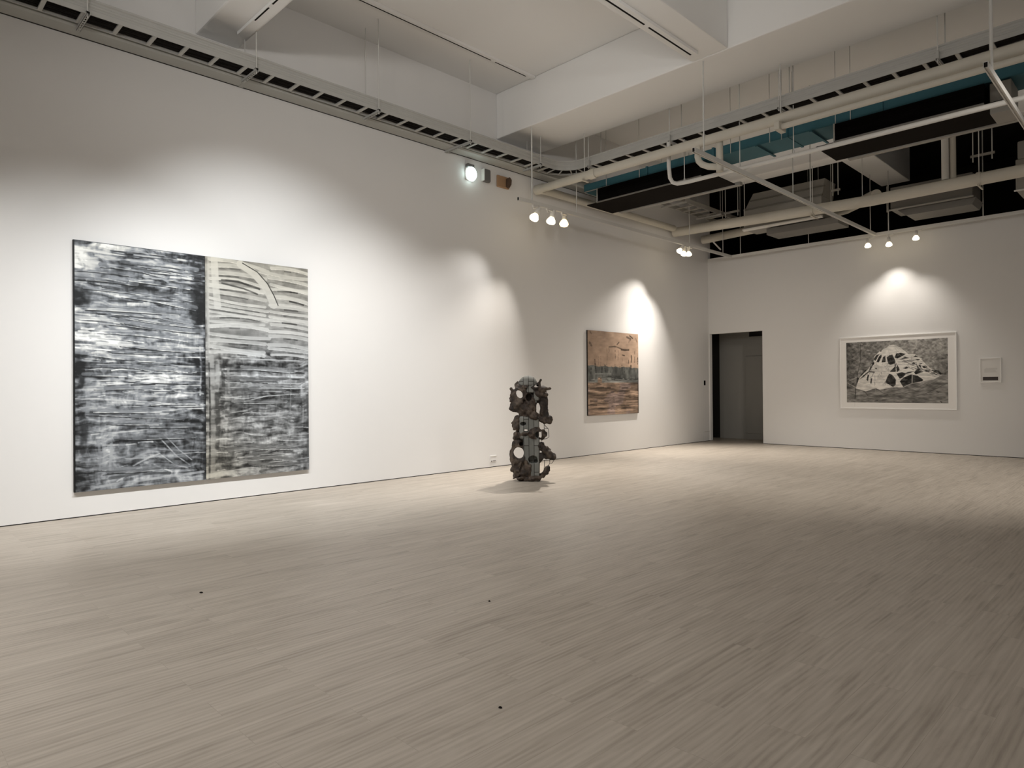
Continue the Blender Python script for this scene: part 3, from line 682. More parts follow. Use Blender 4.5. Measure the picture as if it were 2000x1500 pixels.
rock = un(su(ell(225, 330, 112, 150, .02, .17), ell(230, 460, 120, 75, .05, .15)), ell(340, 440, 120, 130, .03, .155), ell(335, 365, 62, 70, .06, .115), cap((200, 235, .10), (300, 222, .15), 26, 20), cap((300, 420, .12), (330, 560, .14), 40, 44), cap((170, 195, .0), (190, 170, .0), 30, 22), slab(93, 150, 228, 418, -.02, .09, .015, -.02), cap((140, 480, .02), (108, 518, .06), 46, 30), cap((110, 520, .05), (240, 540, .08), 26, 24),
          cap((395, 235, .09), (520, 250, .13), 52, 30), cap((500, 252, .13), (604, 258, .15), 48, 26), cap((470, 200, .05), (497, 148, .06), 38, 20), cap((430, 300, .10), (560, 330, .10), 40, 34), ell(480, 325, 92, 66, .03, .11, 10), slab(440, 585, 350, 430, -.03, .10, .03), cap((420, 600, .06), (520, 640, .06), 46, 46),
          slab(474, 596, 365, 640, -.03, .11, .03, -.04), slab(488, 632, 600, 712, -.04, .12, .035), cap((515, 660, .03), (600, 655, .07), 52, 40), cap((520, 620, .04), (590, 630, .08), 30, 18),
          cap((255, 560, .08), (420, 610, .13), 48, 46), cap((420, 610, .13), (530, 690, .09), 46, 26), ell(300, 520, 60, 60, .10, .10),
          ell(190, 715, 72, 95, .03, .13), ell(165, 745, 44, 50, .03, .12), cap((175, 870, .05), (330, 815, .15), 48, 22), ell(178, 865, 50, 60, .04, .11),
          np.maximum(ell(440, 835, 112, 78, .10, .13), -cyl(455, 845, 38, 44, 0, -.03, 9)), np.maximum(ell(498, 838, 46, 74, .06, .06), -cyl(490, 850, 12, 36)),
          ell(190, 960, 68, 62, .03, .13), np.maximum(ell(195, 1150, 98, 265, .02, .19), -slab(285, 500, 880, 1420, .10, .5, .0)), cap((150, 1300, .02), (230, 1420, .06), 60, 40), ell(290, 1310, 70, 110, .13, .06),
          slab(255, 478, 1385, 1445, -.12, .16, .02), ell(320, 1405, 150, 42, .0, .19),
          cap((480, 1000, .10), (540, 1030, .13), 58, 50), cap((540, 1040, .13), (640, 1125, .15), 54, 34), cap((560, 1125, .12), (645, 1135, .14), 34, 26), ell(490, 985, 48, 48, .08, .09), ell(500, 1150, 42, 66, .08, .09), cap((560, 1040, .10), (600, 1060, .12), 38, 26),
          cap((500, 1385, .05), (545, 1330, .09), 30, 42), cap((545, 1330, .09), (584, 1245, .11), 42, 20), cap((476, 1400, .03), (510, 1390, .06), 26, 24)) + wob
for hcut in holes:
    core = np.maximum(core, -hcut); rock = np.maximum(rock, -(hcut - .004 + wob * .3))
core = np.maximum(core, -(GZ - .006)); rock = np.maximum(rock, -(GZ - .0))
rock = np.maximum(rock, -(core + .004)) if False else rock
t = thing("totem_sculpture", "tall totem sculpture of brown pierced rock and grey tile strips standing on the floor", "sculpture", (1.744, 7.792, 0.0))
t.rotation_euler = (0, 0, math.atan2(0.71149, 0.70265))
def field_obj(name, F, m):
    V, Q = surface_nets(F, (gx[0], gy[0], gz[0]), hh)
    me = bpy.data.meshes.new(name); me.from_pydata(V.tolist(), [], Q.tolist()); me.update()
    bm = bmesh.new(); bm.from_mesh(me); bmesh.ops.recalc_face_normals(bm, faces=bm.faces[:]); bm.to_mesh(me); bm.free()
    for p in me.polygons: p.use_smooth = True
    me.materials.append(m); o = bpy.data.objects.new(name, me); COL.objects.link(o); o.parent = t; return o
field_obj("tiled_core", core, M["tile"])
field_obj("rock_crust", rock, M["rock"])
def wire(ps):
    return [(cu(x), -d2, cw(y)) for (x, y, d2) in ps]
for ps in ([(535, 715, .05), (560, 745, .06), (588, 775, .07), (594, 830, .07), (597, 880, .06), (570, 902, .05), (530, 908, .05), (495, 930, .04)], [(538, 715, .05), (538, 800, .05), (536, 905, .05)], [(535, 768, .05), (588, 772, .07)],
           [(652, 1150, .14), (650, 1185, .13), (630, 1215, .12), (604, 1222, .11), (602, 1160, .12)], [(600, 1220, .11), (583, 1250, .10)], [(538, 1175, .08), (536, 1250, .07), (530, 1300, .07)]):
    w = MB().tube(wire(ps), .0045, 8); o = w.build("wire_loop", M["wire"], t, True, loc=1)

# ------------------------------------------------------------------ small things on the left wall
t = thing("emergency_light", "glowing white emergency light high on the left wall under the trunking", "light", (0, 8.08, 5.40))
MB().box(.0005, .05, 7.985, 8.175, 5.285, 5.51, .02).build("back_plate", M["plastic"], t)
MB().lathe([(.02, 0), (.108, .0), (.118, .03), (.105, .065), (.06, .088), (.0, .092)][0:6], 28, Matrix.Translation((.045, 8.08, 5.395)) @ Matrix.Rotation(PI / 2, 4, "Y") @ Matrix.Diagonal((1.14, 1.0, 1, 1))).build("lens", M["cool"], t, True)
MB().box(.02, .09, 7.99, 8.15, 5.515, 5.575, .012).build("lamp_cap", M["greyplastic"], t)
t = thing("sensor_box", "dark grey plastic box with pale edge beside the glowing emergency light", "sensor", (0, 8.50, 5.45))
MB().box(.002, .085, 8.405, 8.565, 5.335, 5.575, .03).build("grille_cover", M["greyplastic"], t)
MB().box(.002, .088, 8.392, 8.402, 5.345, 5.565, .003).build("side_trim", M["plastic"], t)
t = thing("alarm_sounder", "square orange alarm sounder high on the left wall below the trunking", "alarm", (0, 8.93, 5.45))
MB().box(.002, .045, 8.775, 9.085, 5.32, 5.545, .015).build("backing_box", M["orange"], t)
MB().prism([(8.985, 5.35), (9.045, 5.33), (9.10, 5.41), (9.11, 5.50), (9.06, 5.545), (8.99, 5.50)], "x", .045, .085).build("sounder_horn", M["brown"], t)
t = thing("power_outlet", "low white socket plate on the left wall beside the sculpture", "outlet", (0, 8.64, .16))
MB().box(0, .012, 8.560, 8.722, .100, .222, .004).build("cover_plate", M["wall"], t)
MB().box(.012, .018, 8.566, 8.716, .196, .216, .002).build("upper_lip", M["plastic"], t)
MB().box(.012, .0145, 8.575, 8.60, .108, .126).box(.012, .0145, 8.615, 8.70, .116, .126).build("socket_slots", M["greyplastic"], t)
t = MB().box(0, .012, 16.44, 16.515, 1.515, 1.645, .004).build("light_switch", M["black"])
tag(t, "black switch plate on the left wall beside the doorway", "switch")
t = thing("access_panel", "white access flap low on the left wall in the corner by the doorway", "panel", (0, 16.59, .1))
MB().box(0, .008, 16.43, 16.70, .10, .25, .003).build("flap", M["wall"], t)
MB().box(0, .016, 16.42, 16.71, .25, .268, .003).build("top_lip", M["plastic"], t)
for (x, y, s2, lab) in ((4.112, 1.85, .016, "tiny dark speck on the floor in front of the diptych"), (5.796, 3.192, .009, "faint speck on the floor in the middle of the room"), (6.982, 2.166, .010, "small dark speck on the floor nearest the camera")):
    b = MB().lathe([(.002, 0), (s2, .001), (s2 * .8, .006), (.002, .009)], 9, Matrix.Translation((x, y, 0)) @ Matrix.Rotation(.4, 4, "Z") @ Matrix.Diagonal((1, .6, 1, 1))).build("debris_speck", M["cable"])
    tag(b, lab, "debris", "specks of debris on the floor")

# ------------------------------------------------------------------ trunking and cable trays
tr = MB().prism([(.035, 5.700), (.255, 5.700), (.275, 5.722), (.275, 5.86), (.035, 5.86)], "y", Y0, 13.2)
t = thing("cable_trunking", "grey box trunking running along the left wall below the cable tray", "trunking", (0, 5, 5.7))
tr.build("trunking_body", M["trunk"], t)
MB().box(.0005, .0345, Y0, 13.2, 5.702, 5.86).build("gap_shade", M["gap"], t)  # black strip standing in for the shade between trunking and wall
for y in (-1.3, 3.88, 7.60):
    MB().prism([(.030, 5.694), (.259, 5.694), (.281, 5.718), (.281, 5.862), (.030, 5.862)], "y", y - .03, y + .03).build("joint_cover", M["trunk"], t)

ZR0, ZR1 = 5.705, 5.885
def rail(mb, path, side):
    """C-profile side rail with two pressed ribs along a plan polyline"""
    P = [Vector((x, y)) for x, y in path]; n = len(P)
    nor = []
    for i in range(n):
        d2 = (P[min(i + 1, n - 1)] - P[max(i - 1, 0)]).normalized(); nor.append(Vector((d2.y, -d2.x)) * side)
    prof = [(0, ZR0), (.012, ZR0), (.012, ZR0 + .055), (.004, ZR0 + .065), (.004, ZR0 + .085), (.012, ZR0 + .095), (.012, ZR0 + .115), (.004, ZR0 + .125), (.004, ZR0 + .150), (.018, ZR0 + .160), (.018, ZR1), (0, ZR1)]
    vs = []; k = len(prof)
    for i in range(n):
        for (o2, z) in prof: q = P[i] + nor[i] * o2; vs.append((q.x, q.y, z))
    fs = [(i * k + j, i * k + (j + 1) % k, (i + 1) * k + (j + 1) % k, (i + 1) * k + j) for i in range(n - 1) for j in range(k)]
    fs += [tuple(range(k)), tuple((n - 1) * k + j for j in range(k - 1, -1, -1))]
    return mb.add(vs, fs)
def channel_arm(a, b, z):
    """slotted steel channel arm between two plan points"""
    A = Vector((*a, z)); B = Vector((*b, z)); d2 = (B - A).normalized(); L = (B - A).length
    m = Matrix.Translation(A) @ Matrix.Rotation(math.atan2(d2.y, d2.x), 4, "Z")
    mb = MB()
    def bx(x0, x1, y0, y1, z0, z1):
        q = MB().box(x0, x1, y0, y1, z0, z1); mb.add([m @ Vector(v) for v in q.v], q.f)
    bx(0, L, -.021, -.017, -.035, 0); bx(0, L, .017, .021, -.035, 0)
    n = max(2, int(L / .055))
    bx(0, L, -.021, -.008, -.035, -.032); bx(0, L, .008, .021, -.035, -.032)
    for i in range(n):
        x = (i + .5) * L / n; bx(x - .010, x + .010, -.008, .008, -.035, -.032)
    return mb

t = thing("cable_tray", "long grey ladder cable tray hung along the left wall below the ceiling", "cable tray", (.5, 3, ZR0))
TA = t
bend_o = arc(1.045, 9.65, .405, 180, 90, 8); bend_i = arc(1.045, 9.65, .685, 180, 90, 8)
m1 = MB(); rail(m1, [(.64, Y0), (.64, 2.0), (.64, 6.0), (.64, 9.65)], 1); m1.build("side_rail", M["galv"], t)
m1 = MB(); rail(m1, [(.36, Y0), (.36, 9.65)], -1); m1.build("side_rail", M["galv"], t)
y = 1.142
first = None
while y < 9.6:
    o = MB().box(.36, .64, y - .022, y + .022, ZR0, ZR0 + .022, .003)
    o.build("rung", M["galv"], t); y += .3655
cb = MB(); r = random.Random(4)
for i in range(9):
    x = .385 + .028 * i; ph = r.uniform(0, 6)
    path = [(x + .008 * math.sin(ph + yy2 * 1.3), yy2, ZR0 + .040 + .008 * math.sin(ph * 2 + yy2 * 2)) for yy2 in np.arange(Y0 + .2, 9.6, .5)] 
    cb.tube(path, .0165, 7)
cb.box(.375, .625, Y0 + .1, 9.6, ZR0 + .056, ZR0 + .075)
cb.build("cable_bundle", M["cable"], t)
for k, (y, xa, top) in enumerate(((1.90, .22, ZC), (3.82, .24, ZB), (5.71, .26, ZC), (7.545, .0, ZC), (9.30, .22, ZB))):
    channel_arm((xa, y), (.70, y), ZR0 - .003).build("support_arm", M["galv"], t)
    MB().tube([(.672, y, ZR0 - .06), (.672, y, top)], .0075, 8).build("hanger_rod", M["rod"], t)
    MB().box(.655, .690, y - .018, y + .018, ZR0 - .005, ZR0 + .012, .002).build("rod_nut", M["cable"], t)
    if xa > .1: MB().tube([(.315, y, ZR0 - .05), (.315, y, top)], .006, 8).build("hanger_rod", M["rod"], t)

t = thing("cable_tray", "grey ladder cable tray crossing the room behind the wide ceiling beam", "cable tray", (4, 10.2, ZR0))
m1 = MB(); rail(m1, bend_o + [(3.0, 10.055), (6.0, 10.055), (12.0, 10.055)], 1); m1.build("side_rail", M["galv"], t)
m1 = MB(); rail(m1, bend_i + [(3.0, 10.335), (6.0, 10.335), (12.0, 10.335)], -1); m1.build("side_rail", M["galv"], t)
for k in range(4):
    a = R(180 - 12 - 22 * k); c, s2 = math.cos(a), math.sin(a)
    MB().tube([(1.045 + .41 * c, 9.65 + .41 * s2, ZR0 + .012), (1.045 + .68 * c, 9.65 + .68 * s2, ZR0 + .012)], .014, 6).build("rung", M["galv"], t)
x = 1.35
while x < 12:
    MB().box(x - .022, x + .022, 10.055, 10.335, ZR0, ZR0 + .022, .003).build("rung", M["galv"], t); x += .3655
cb = MB()
for i in range(9):
    yv = 10.08 + .028 * i; ph = r.uniform(0, 6)
    ang = [R(176 - 86 * k / 6) for k in range(7)]; rad = yv - 9.65
    cb.tube([(1.045 + rad * math.cos(a), 9.65 + rad * math.sin(a), ZR0 + .040) for a in ang] + [(xx2, yv + .006 * math.sin(ph + xx2 * 1.3), ZR0 + .040 + .008 * math.sin(ph + xx2 * 2)) for xx2 in np.arange(1.3, 12, .5)], .0165, 7)
cb.box(1.1, 11.9, 10.07, 10.32, ZR0 + .056, ZR0 + .075)
cb.build("cable_bundle", M["cable"], t)
for xk in (1.25, 3.02, 4.92, 7.0, 9.0):
    channel_arm((xk, 9.985), (xk, 10.45), ZR0 - .003).build("support_arm", M["galv"], t)
    for yk in (10.01, 10.40): MB().tube([(xk, yk, ZR0 - .06), (xk, yk, ZC)], .0075, 8).build("hanger_rod", M["rod"], t)
    MB().box(xk - .018, xk + .018, 9.99, 10.03, ZR0 - .005, ZR0 + .10, .002).build("rod_clamp", M["galv"], t)

# small ladder tray in the far left corner
t = thing("cable_tray", "short ladder cable tray in the far left corner above the big pipe", "cable tray", (.9, 14.8, 5.72))
for xk in (.62, 1.12): MB().box(xk, xk + .018, 13.2, 16.4, 5.72, 5.82).build("side_rail", M["metal"], t)
for k in range(9): MB().box(.63, 1.13, 13.35 + k * .35, 13.40 + k * .35, 5.72, 5.745).build("rung", M["metal"], t)
for yk in (13.6, 15.2):
    for xk in (.56, 1.19): MB().tube([(xk, yk, 5.68), (xk, yk, ZC)], .007, 8).build("hanger_rod", M["rod"], t)
    channel_arm((.54, yk), (1.21, yk), 5.715).build("support_arm", M["rod"], t)

# ------------------------------------------------------------------ light tracks and their hanging rods
def track(name_label, a, b, z, rods, w=.045, hgt=.055):
    A = Vector(a); B = Vector(b); d2 = (B - A).normalized(); nrm = Vector((-d2.y, d2.x))
    t = thing("light_track", name_label, "light track", (a[0], a[1], z), "white suspended lighting tracks")
    mb = MB()
    def seg(o0, o1, z0, z1):
        p = [A + nrm * o0, B + nrm * o0, B + nrm * o1, A + nrm * o1]
        mb.add([(q.x, q.y, z0) for q in p] + [(q.x, q.y, z1) for q in p], [(0, 3, 2, 1), (4, 5, 6, 7), (0, 1, 5, 4), (1, 2, 6, 5), (2, 3, 7, 6), (3, 0, 4, 7)])
    seg(-w / 2, w / 2, z - .022 + .0, z + hgt - .022); seg(-w / 2, -w / 2 + .012, z - .034, z - .022); seg(w / 2 - .012, w / 2, z - .034, z - .022)
    mb.build("track_profile", M["white"], t)
    e = A - d2 * .004
    MB().add([tuple(v) for v in [(*(e + nrm * -w * .36), z - .026), (*(e + nrm * w * .36), z - .026), (*(e + nrm * w * .36), z + hgt - .03), (*(e + nrm * -w * .36), z + hgt - .03), (*(A + nrm * -w * .36), z - .026), (*(A + nrm * w * .36), z - .026), (*(A + nrm * w * .36), z + hgt - .03), (*(A + nrm * -w * .36), z + hgt - .03)]],
             [(0, 1, 2, 3), (4, 7, 6, 5), (0, 4, 5, 1), (1, 5, 6, 2), (2, 6, 7, 3), (3, 7, 4, 0)]).build("end_cap", M["cable"], t)
    for (x, y, ztop, rr) in rods:
        MB().tube([(x, y, z + hgt - .022), (x, y, ztop)], rr, 8).build("hanger_rod", M["rod"], t)
    return t
track("white lighting track running along the left wall from the ceiling beam to the back corner", (.848, 8.51), (.848, 16.43), 4.868, [(.848, 8.87, ZB, .013), (.848, 10.13, ZC, .009), (.848, 14.33, ZC, .009), (.848, 15.96, ZC, .009)])
track("white lighting track running in front of the back wall's top edge", (.875, 16.405), (13.0, 16.405), 4.868, [(1.10, 16.405, ZC, .009), (2.83, 16.405, ZC, .009), (4.205, 16.405, ZC, .009), (4.575, 16.405, ZC, .012), (6.32, 16.405, ZC, .011)])
track("white lighting track crossing under the pipes and meeting the back track above the spotlights", (4.305, 8.58), (4.305, 16.38), 4.868, [(4.305, 8.87, ZB, .011), (4.305, 11.98, ZC, .009), (4.305, 12.76, ZC, .010)])
track("white lighting track at the right edge, crossing under the dark grilles", (7.77, 8.55), (7.77, 16.38), 4.868, [(7.77, 8.87, ZB, .013), (7.77, 12.0, ZC, .009)])
def surface_track(label, x0, x1, y0, y1, z, slot):
    t = thing("light_track", label, "light track", ((x0 + x1) / 2, (y0 + y1) / 2, z))
    MB().box(x0, x1, y0, y1, z - .045, z - .001, .004).build("track_profile", M["ceil"], t)
    for s3 in slot: MB().box(*s3, z - .047, z - .0445).build("track_slot", M["cable"], t)
surface_track("white lighting track fixed to the ceiling in front of the wide beam", .955, 1.045, 0.5, 8.78, ZC, [(.965, .985, .5, 7.75), (.965, .985, 7.85, 8.6)])
surface_track("white lighting track fixed under the lengthwise ceiling beam at upper right", 4.30, 4.40, 3.9, 8.56, ZB + .004, [(4.31, 4.335, 3.95, 7.35), (4.31, 4.335, 7.45, 8.5)])
surface_track("white lighting track fixed under the narrow ceiling beam at upper left", .45, 6.0, 3.66, 3.80, ZB, [(.95, 1.35, 3.67, 3.69), (1.45, 3.0, 3.67, 3.69)])

# ------------------------------------------------------------------ spotlights (fixtures with lamps)
def spot_light(loc, aim, power, size, blend, col, rad=.03):
    ld = bpy.data.lights.new("spot_beam", "SPOT"); ld.energy = power; ld.spot_size = R(size); ld.spot_blend = blend
    ld.color = col; ld.shadow_soft_size = rad
    o = bpy.data.objects.new("spot_beam", ld); COL.objects.link(o); o.location = loc
    o.rotation_euler = (Vector(aim) - Vector(loc)).to_track_quat("-Z", "Y").to_euler()
    return o
WARM = (1.0, .94, .865); NEUT = (1.0, .975, .945); COOL = (.955, .985, 1.0)
def fixture(label, base, lens, aim, s, lensmat, axis, power, size, blend, col, body_tilt=None):
    """track adapter, cranked arm, holder and lamp; base is under the track, lens the centre of the lamp's front"""
    t = thing("track_spotlight", label, "spotlight", base, "spotlights on the tracks")
    bx, by, bz = base
    e = .06 * s
    if axis == "y": MB().box(bx - .018, bx + .018, by - .02, by + .12 * s, bz - .035, bz, .004).build("track_adapter", M["lampbody"], t)
    else: MB().box(bx - .02, bx + .12 * s, by - .018, by + .018, bz - .035, bz, .004).build("track_adapter", M["lampbody"], t)
    L = Vector(lens); D = (Vector(aim) - L).normalized()
    bd = D if body_tilt is None else Vector(body_tilt).normalized()
    tail = L - bd * .235 * s
    k0 = Vector((bx, by, bz - .03)); k1 = k0 + Vector((0, 0, -.035 * s))
    MB().tube([k0, k1, (k1 + tail) / 2 + Vector((0, 0, .012)), tail + Vector((0, 0, .02)), tail - bd * .0], .010 * s, 8).build("swivel_arm", M["lampbody"], t, True)
    m = Matrix.Translation(L) @ bd.to_track_quat("Z", "Y").to_matrix().to_4x4()
    MB().lathe([(.012, -.245 * s), (.040 * s, -.24 * s), (.046 * s, -.20 * s), (.046 * s, -.12 * s), (.040 * s, -.105 * s)], 20, m).build("lamp_holder", M["lampbody"], t, True)
    MB().lathe([(.036 * s, -.108 * s), (.056 * s, -.085 * s), (.078 * s, -.045 * s), (.084 * s, -.02 * s), (.072 * s, .004 * s), (.04 * s, .016 * s), (.004, .02 * s)], 24, m).build("lamp_bulb", lensmat, t, True)
    o = spot_light(L + D * (.03 * s + .012) if body_tilt is None else L + bd * (.03 * s + .012), aim, power, size, blend, col, .025)
    o.parent = t; o.matrix_parent_inverse = parent_inv(t)
    return t
ZT0 = 4.834
fixture("leftmost of three spotlights at the near end of the left wall's track", (.848, 8.90, ZT0), (.80, 8.95, 4.585), (0, 6.7, 1.5), 1.05, M["warm"], "y", 150 * LP["A1"], 72, 1.0, NEUT, (-.2, -.55, -1))
fixture("middle of three spotlights at the near end of the left wall's track", (.848, 9.28, ZT0), (.81, 9.41, 4.59), (.35, 7.6, .2), 1.05, M["warm"], "y", 150 * LP["A2"], 66, 1.0, WARM, (-.1, -.25, -1))
fixture("amber glowing spotlight, rightmost of three at the left track's near end", (.848, 9.70, ZT0), (.81, 9.79, 4.61), (2.4, 8.6, 0.0), 1.05, M["warmer"], "y", 120 * LP["A3"], 80, 1.0, WARM, (.1, -.25, -1))
fixture("spotlight tilted towards the brown painting, leftmost of three by the back corner", (.848, 14.02, ZT0), (.80, 13.93, 4.66), (0, 12.4, 1.5), .85, M["warm"], "y", 85 * LP["B1"], 74, 1.0, WARM, (-.35, -.7, -1))
fixture("middle spotlight of the three by the back corner, lens facing down", (.848, 14.16, ZT0), (.81, 14.11, 4.61), (.5, 13.1, 0), .85, M["warm"], "y", 85 * LP["B2"], 80, 1.0, WARM, (-.1, -.35, -1))
fixture("rightmost spotlight of the three by the back corner, beside the black void", (.848, 14.34, ZT0), (.82, 14.34, 4.63), (2.6, 13.6, 0.0), .85, M["warm"], "y", 100 * LP["B3"], 85, 1.0, WARM, (.1, -.1, -1))
fixture("leftmost of three spotlights along the back wall's track", (4.19, 16.405, ZT0), (4.19, 16.28, 4.585), (4.1, 15.9, 0), .80, M["warm"], "x", 60 * LP["C2"], 80, 1.0, WARM, (.1, -.1, -1))
fixture("middle of three spotlights along the back wall's track, on the widest adapter", (4.58, 16.405, ZT0), (4.62, 16.27, 4.545), (4.78, 16.60, 1.0), .80, M["warm"], "x", 60 * LP["C1"], 92, 1.0, WARM, (.05, -.05, -1))
fixture("rightmost of three spotlights along the back wall's track", (5.12, 16.405, ZT0), (5.14, 16.28, 4.60), (5.5, 15.9, 0), .80, M["warm"], "x", 60 * LP["C2"], 80, 1.0, WARM, (.0, -.05, -1))

# ------------------------------------------------------------------ pipes
ZS = 5.425
def elbow(cx, cy, z, r, a0, a1): return [(x, y, z) for x, y in arc(cx, cy, r, a0, a1, 6)]
t = thing("sprinkler_pipe", "cream sprinkler pipe crossing under the beam and turning along the left wall", "pipe", (.15, 9.77, ZS))
MB().tube([(.165, 14.74, 5.455), (.165, 10.1, 5.45), (.165, 9.86, 5.44), (.19, 9.79, 5.435), (.27, 9.767, 5.43), (3.0, 9.767, ZS), (12.5, 9.767, ZS - .01)], .078, 16).build("pipe_run", M["cream"], t, True)
MB().lathe([(.05, -.11), (.098, -.10), (.098, .10), (.05, .11)], 18, Matrix.Translation((.185, 9.80, 5.44)) @ Matrix.Rotation(PI / 2, 4, "Y")).build("elbow_fitting", M["cream"], t, True)
MB().lathe([(.09, -.07), (.093, -.07), (.093, .07), (.09, .07)], 18, Matrix.Translation((1.55, 9.767, ZS)) @ Matrix.Rotation(PI / 2, 4, "Y")).build("pipe_coupling", M["cream"], t, True)
for xk in (1.35, 5.05, 7.6):
    MB().tube([(xk, 9.767, ZS + .08), (xk, 9.767, ZB)], .008, 8).build("hanger_rod", M["rod"], t)
    MB().box(xk - .02, xk + .02, 9.67, 9.87, ZS - .1, ZS - .075, .004).build("pipe_clamp", M["cream"], t)
t = thing("sprinkler_branch_pipe", "cream looped branch pipe dropping from the sprinkler pipe", "pipe", (3.7, 9.75, 5.4))
MB().tube([(3.70, 9.767, 5.36), (3.70, 9.75, 5.20), (3.72, 9.75, 5.12), (3.77, 9.76, 5.06), (3.86, 9.80, 5.01), (4.02, 9.86, 4.98)], .05, 14).build("drop_bend", M["cream"], t, True)
MB().tube([(4.03, 9.85, 4.90), (4.03, 9.85, 5.40)], .056, 14).build("riser", M["cream"], t, True)
t = thing("drain_pipe", "thinner cream pipe running close below the sprinkler pipe at right", "pipe", (5.08, 9.7, 5.27))
MB().tube([(5.06, 9.70, 5.275), (12.5, 9.70, 5.265)], .042, 12).build("pipe_run", M["cream"], t, True)
MB().box(5.02, 5.10, 9.60, 9.84, 5.22, 5.335, .01).build("end_clamp", M["cream"], t)
t = thing("large_pipe", "thick cream pipe crossing the room just before the back wall", "pipe", (.2, 14.85, 5.33))
MB().tube([(.10, 14.86, 5.385), (4.70, 14.81, 5.245), (7.2, 14.81, 5.27), (13.0, 14.81, 5.25)], .112, 18).build("pipe_run", M["cream"], t, True)
for xk in (3.55, 6.55):
    MB().lathe([(.112, -.035), (.124, -.035), (.124, .035), (.112, .035)], 18, Matrix.Translation((xk, 14.815, 5.27)) @ Matrix.Rotation(PI / 2, 4, "Y")).build("pipe_clamp", M["cream"], t, True)
    MB().tube([(xk, 14.815, 5.38), (xk, 14.815, ZB)], .009, 8).build("hanger_rod", M["rod"], t)
    MB().box(xk - .015, xk + .015, 14.70, 15.10, 5.125, 5.15, .004).build("clamp_arm", M["cream"], t)
for xk in (4.55, 2.0):
    MB().tube([(xk, 14.815, 5.36), (xk, 14.815, ZB)], .008, 8).build("hanger_rod", M["rod"], t)
t = thing("riser_pipe", "upright cream riser pipe pair standing on the thick pipe at right", "pipe", (6.08, 14.85, 5.38))
MB().tube([(6.02, 14.80, 5.37), (6.02, 14.80, ZB)], .062, 14).build("riser", M["white"], t, True)
MB().tube([(6.13, 14.86, 5.37), (6.13, 14.86, ZB)], .055, 14).build("riser", M["cream"], t, True)
t = thing("round_duct", "round grey duct low behind the thick pipe, bending up at its right end", "duct", (.3, 16.1, 5.4))
MB().tube([(.20, 16.10, 5.36), (2.2, 16.10, 5.42), (3.4, 16.10, 5.44), (3.8, 16.08, 5.47), (4.10, 15.98, 5.53), (4.42, 15.70, 5.55), (4.66, 15.32, 5.48)], .105, 16).build("duct_run", M["cream"], t, True)
MB().tube([(.46, 16.13, 5.30), (.66, 16.2, 5.05)], .02, 10).build("loose_strut", M["white"], t)
t = thing("white_conduit", "white conduit dropping from the tray and running across below the dark grilles", "conduit", (3.03, 10.15, 4.97))
MB().tube([(3.03, 9.965, 5.66), (3.03, 9.965, 5.25), (3.03, 10.0, 5.06), (3.05, 10.05, 4.99), (3.11, 10.10, 4.965), (3.3, 10.13, 4.962), (6, 10.15, 4.965), (12.5, 10.15, 4.965)], .034, 12).build("conduit_run", M["white"], t, True)
for xk in (3.22, 4.22, 5.08):
    MB().tube([(xk, 10.15, 4.99), (xk, 10.15, ZC if xk > 4 else ZR0)], .008, 8).build("hanger_rod", M["rod"], t)
    MB().lathe([(.004, .0), (.022, .012), (.010, .06)], 10, Matrix.Translation((xk, 10.15, 4.985))).build("rod_cone", M["rod"], t, True)

# ------------------------------------------------------------------ teal duct and linear grilles
t = thing("teal_duct", "flat teal air duct crossing above the black grilles", "duct", (4, 11.3, 5.58))
MB().box(.33, 12.5, 11.0, 11.62, 5.582, 5.742, .006).build("duct_body", M["teal"], t)
for xk in (1.9, 3.3, 4.62, 6.05, 8.2):
    MB().box(xk - .02, xk + .02, 10.975, 11.645, 5.573, 5.752).build("flange", M["teal"], t)
MB().box(.335, 1.0, 10.996, 11.002, 5.572, 5.590).box(.325, .345, 10.996, 11.6, 5.572, 5.588).build("edge_trim", M["galv"], t)
for xk in (.95, 1.75, 3.65, 4.35, 4.55, 5.40, 5.62, 7.42):
    MB().tube([(xk, 10.955, 5.555), (xk, 10.955, ZC)], .006, 6).build("hanger_rod", M["rod"], t)
for xk in (4.12, 5.02):
    MB().box(xk - .018, xk + .018, 10.94, 11.68, 5.545, 5.563).build("support_bar", M["teal"], t)
def grille(label, x0, x1, extra):
    t = thing("linear_grille", label, "air grille", (x0, 10.9, 5.27), "black linear air grilles")
    MB().box(x0, x1, 10.93, 11.52, 5.275, 5.56).build("plenum_box", M["black"], t)
    sl = MB()
    for k in range(5): sl.box(x0 + .02, x1 - .02, 10.918, 10.93, 5.33 + k * .042, 5.345 + k * .042)
    sl.build("slat", M["black"], t)
    MB().box(x0 - .01, x0 + .012, 10.91, 11.52, 5.27, 5.562).build("end_plate", M["galv"], t)
    MB().box(x0, x1, 10.905, 10.935, 5.268, 5.292, .004).build("lower_trim", M["metald"], t)
    MB().prism([(10.935, 5.268), (11.0, 5.262), (11.80, 5.258), (11.80, 5.275), (10.935, 5.282)], "x", x0 - .28, x1 + .20).build("underside_panel", M["brownblack"], t)
    MB().box(x0 - .1, x1 + .3, 11.80, 11.90, 5.235, 5.30, .008).build("rear_lip", M["metal"], t)
    return t
grille("black linear air grille at left, hung above the white conduit's drop", .74, 3.10, 0)
g2 = grille("black linear air grille at right, below the teal duct", 5.39, 7.33, 0)
MB().tube([(2.35, 11.10, 5.56), (2.36, 11.12, 5.66), (2.42, 11.15, 5.70), (2.60, 11.15, 5.70), (2.66, 11.12, 5.66), (2.70, 11.1, 5.56)], .03, 10).build("flexible_hose", M["cable"], bpy.data.objects["linear_grille"], True)
t = thing("fan_box", "small black fan box on top of the teal duct at right", "fan box", (6.5, 11.4, 5.74))
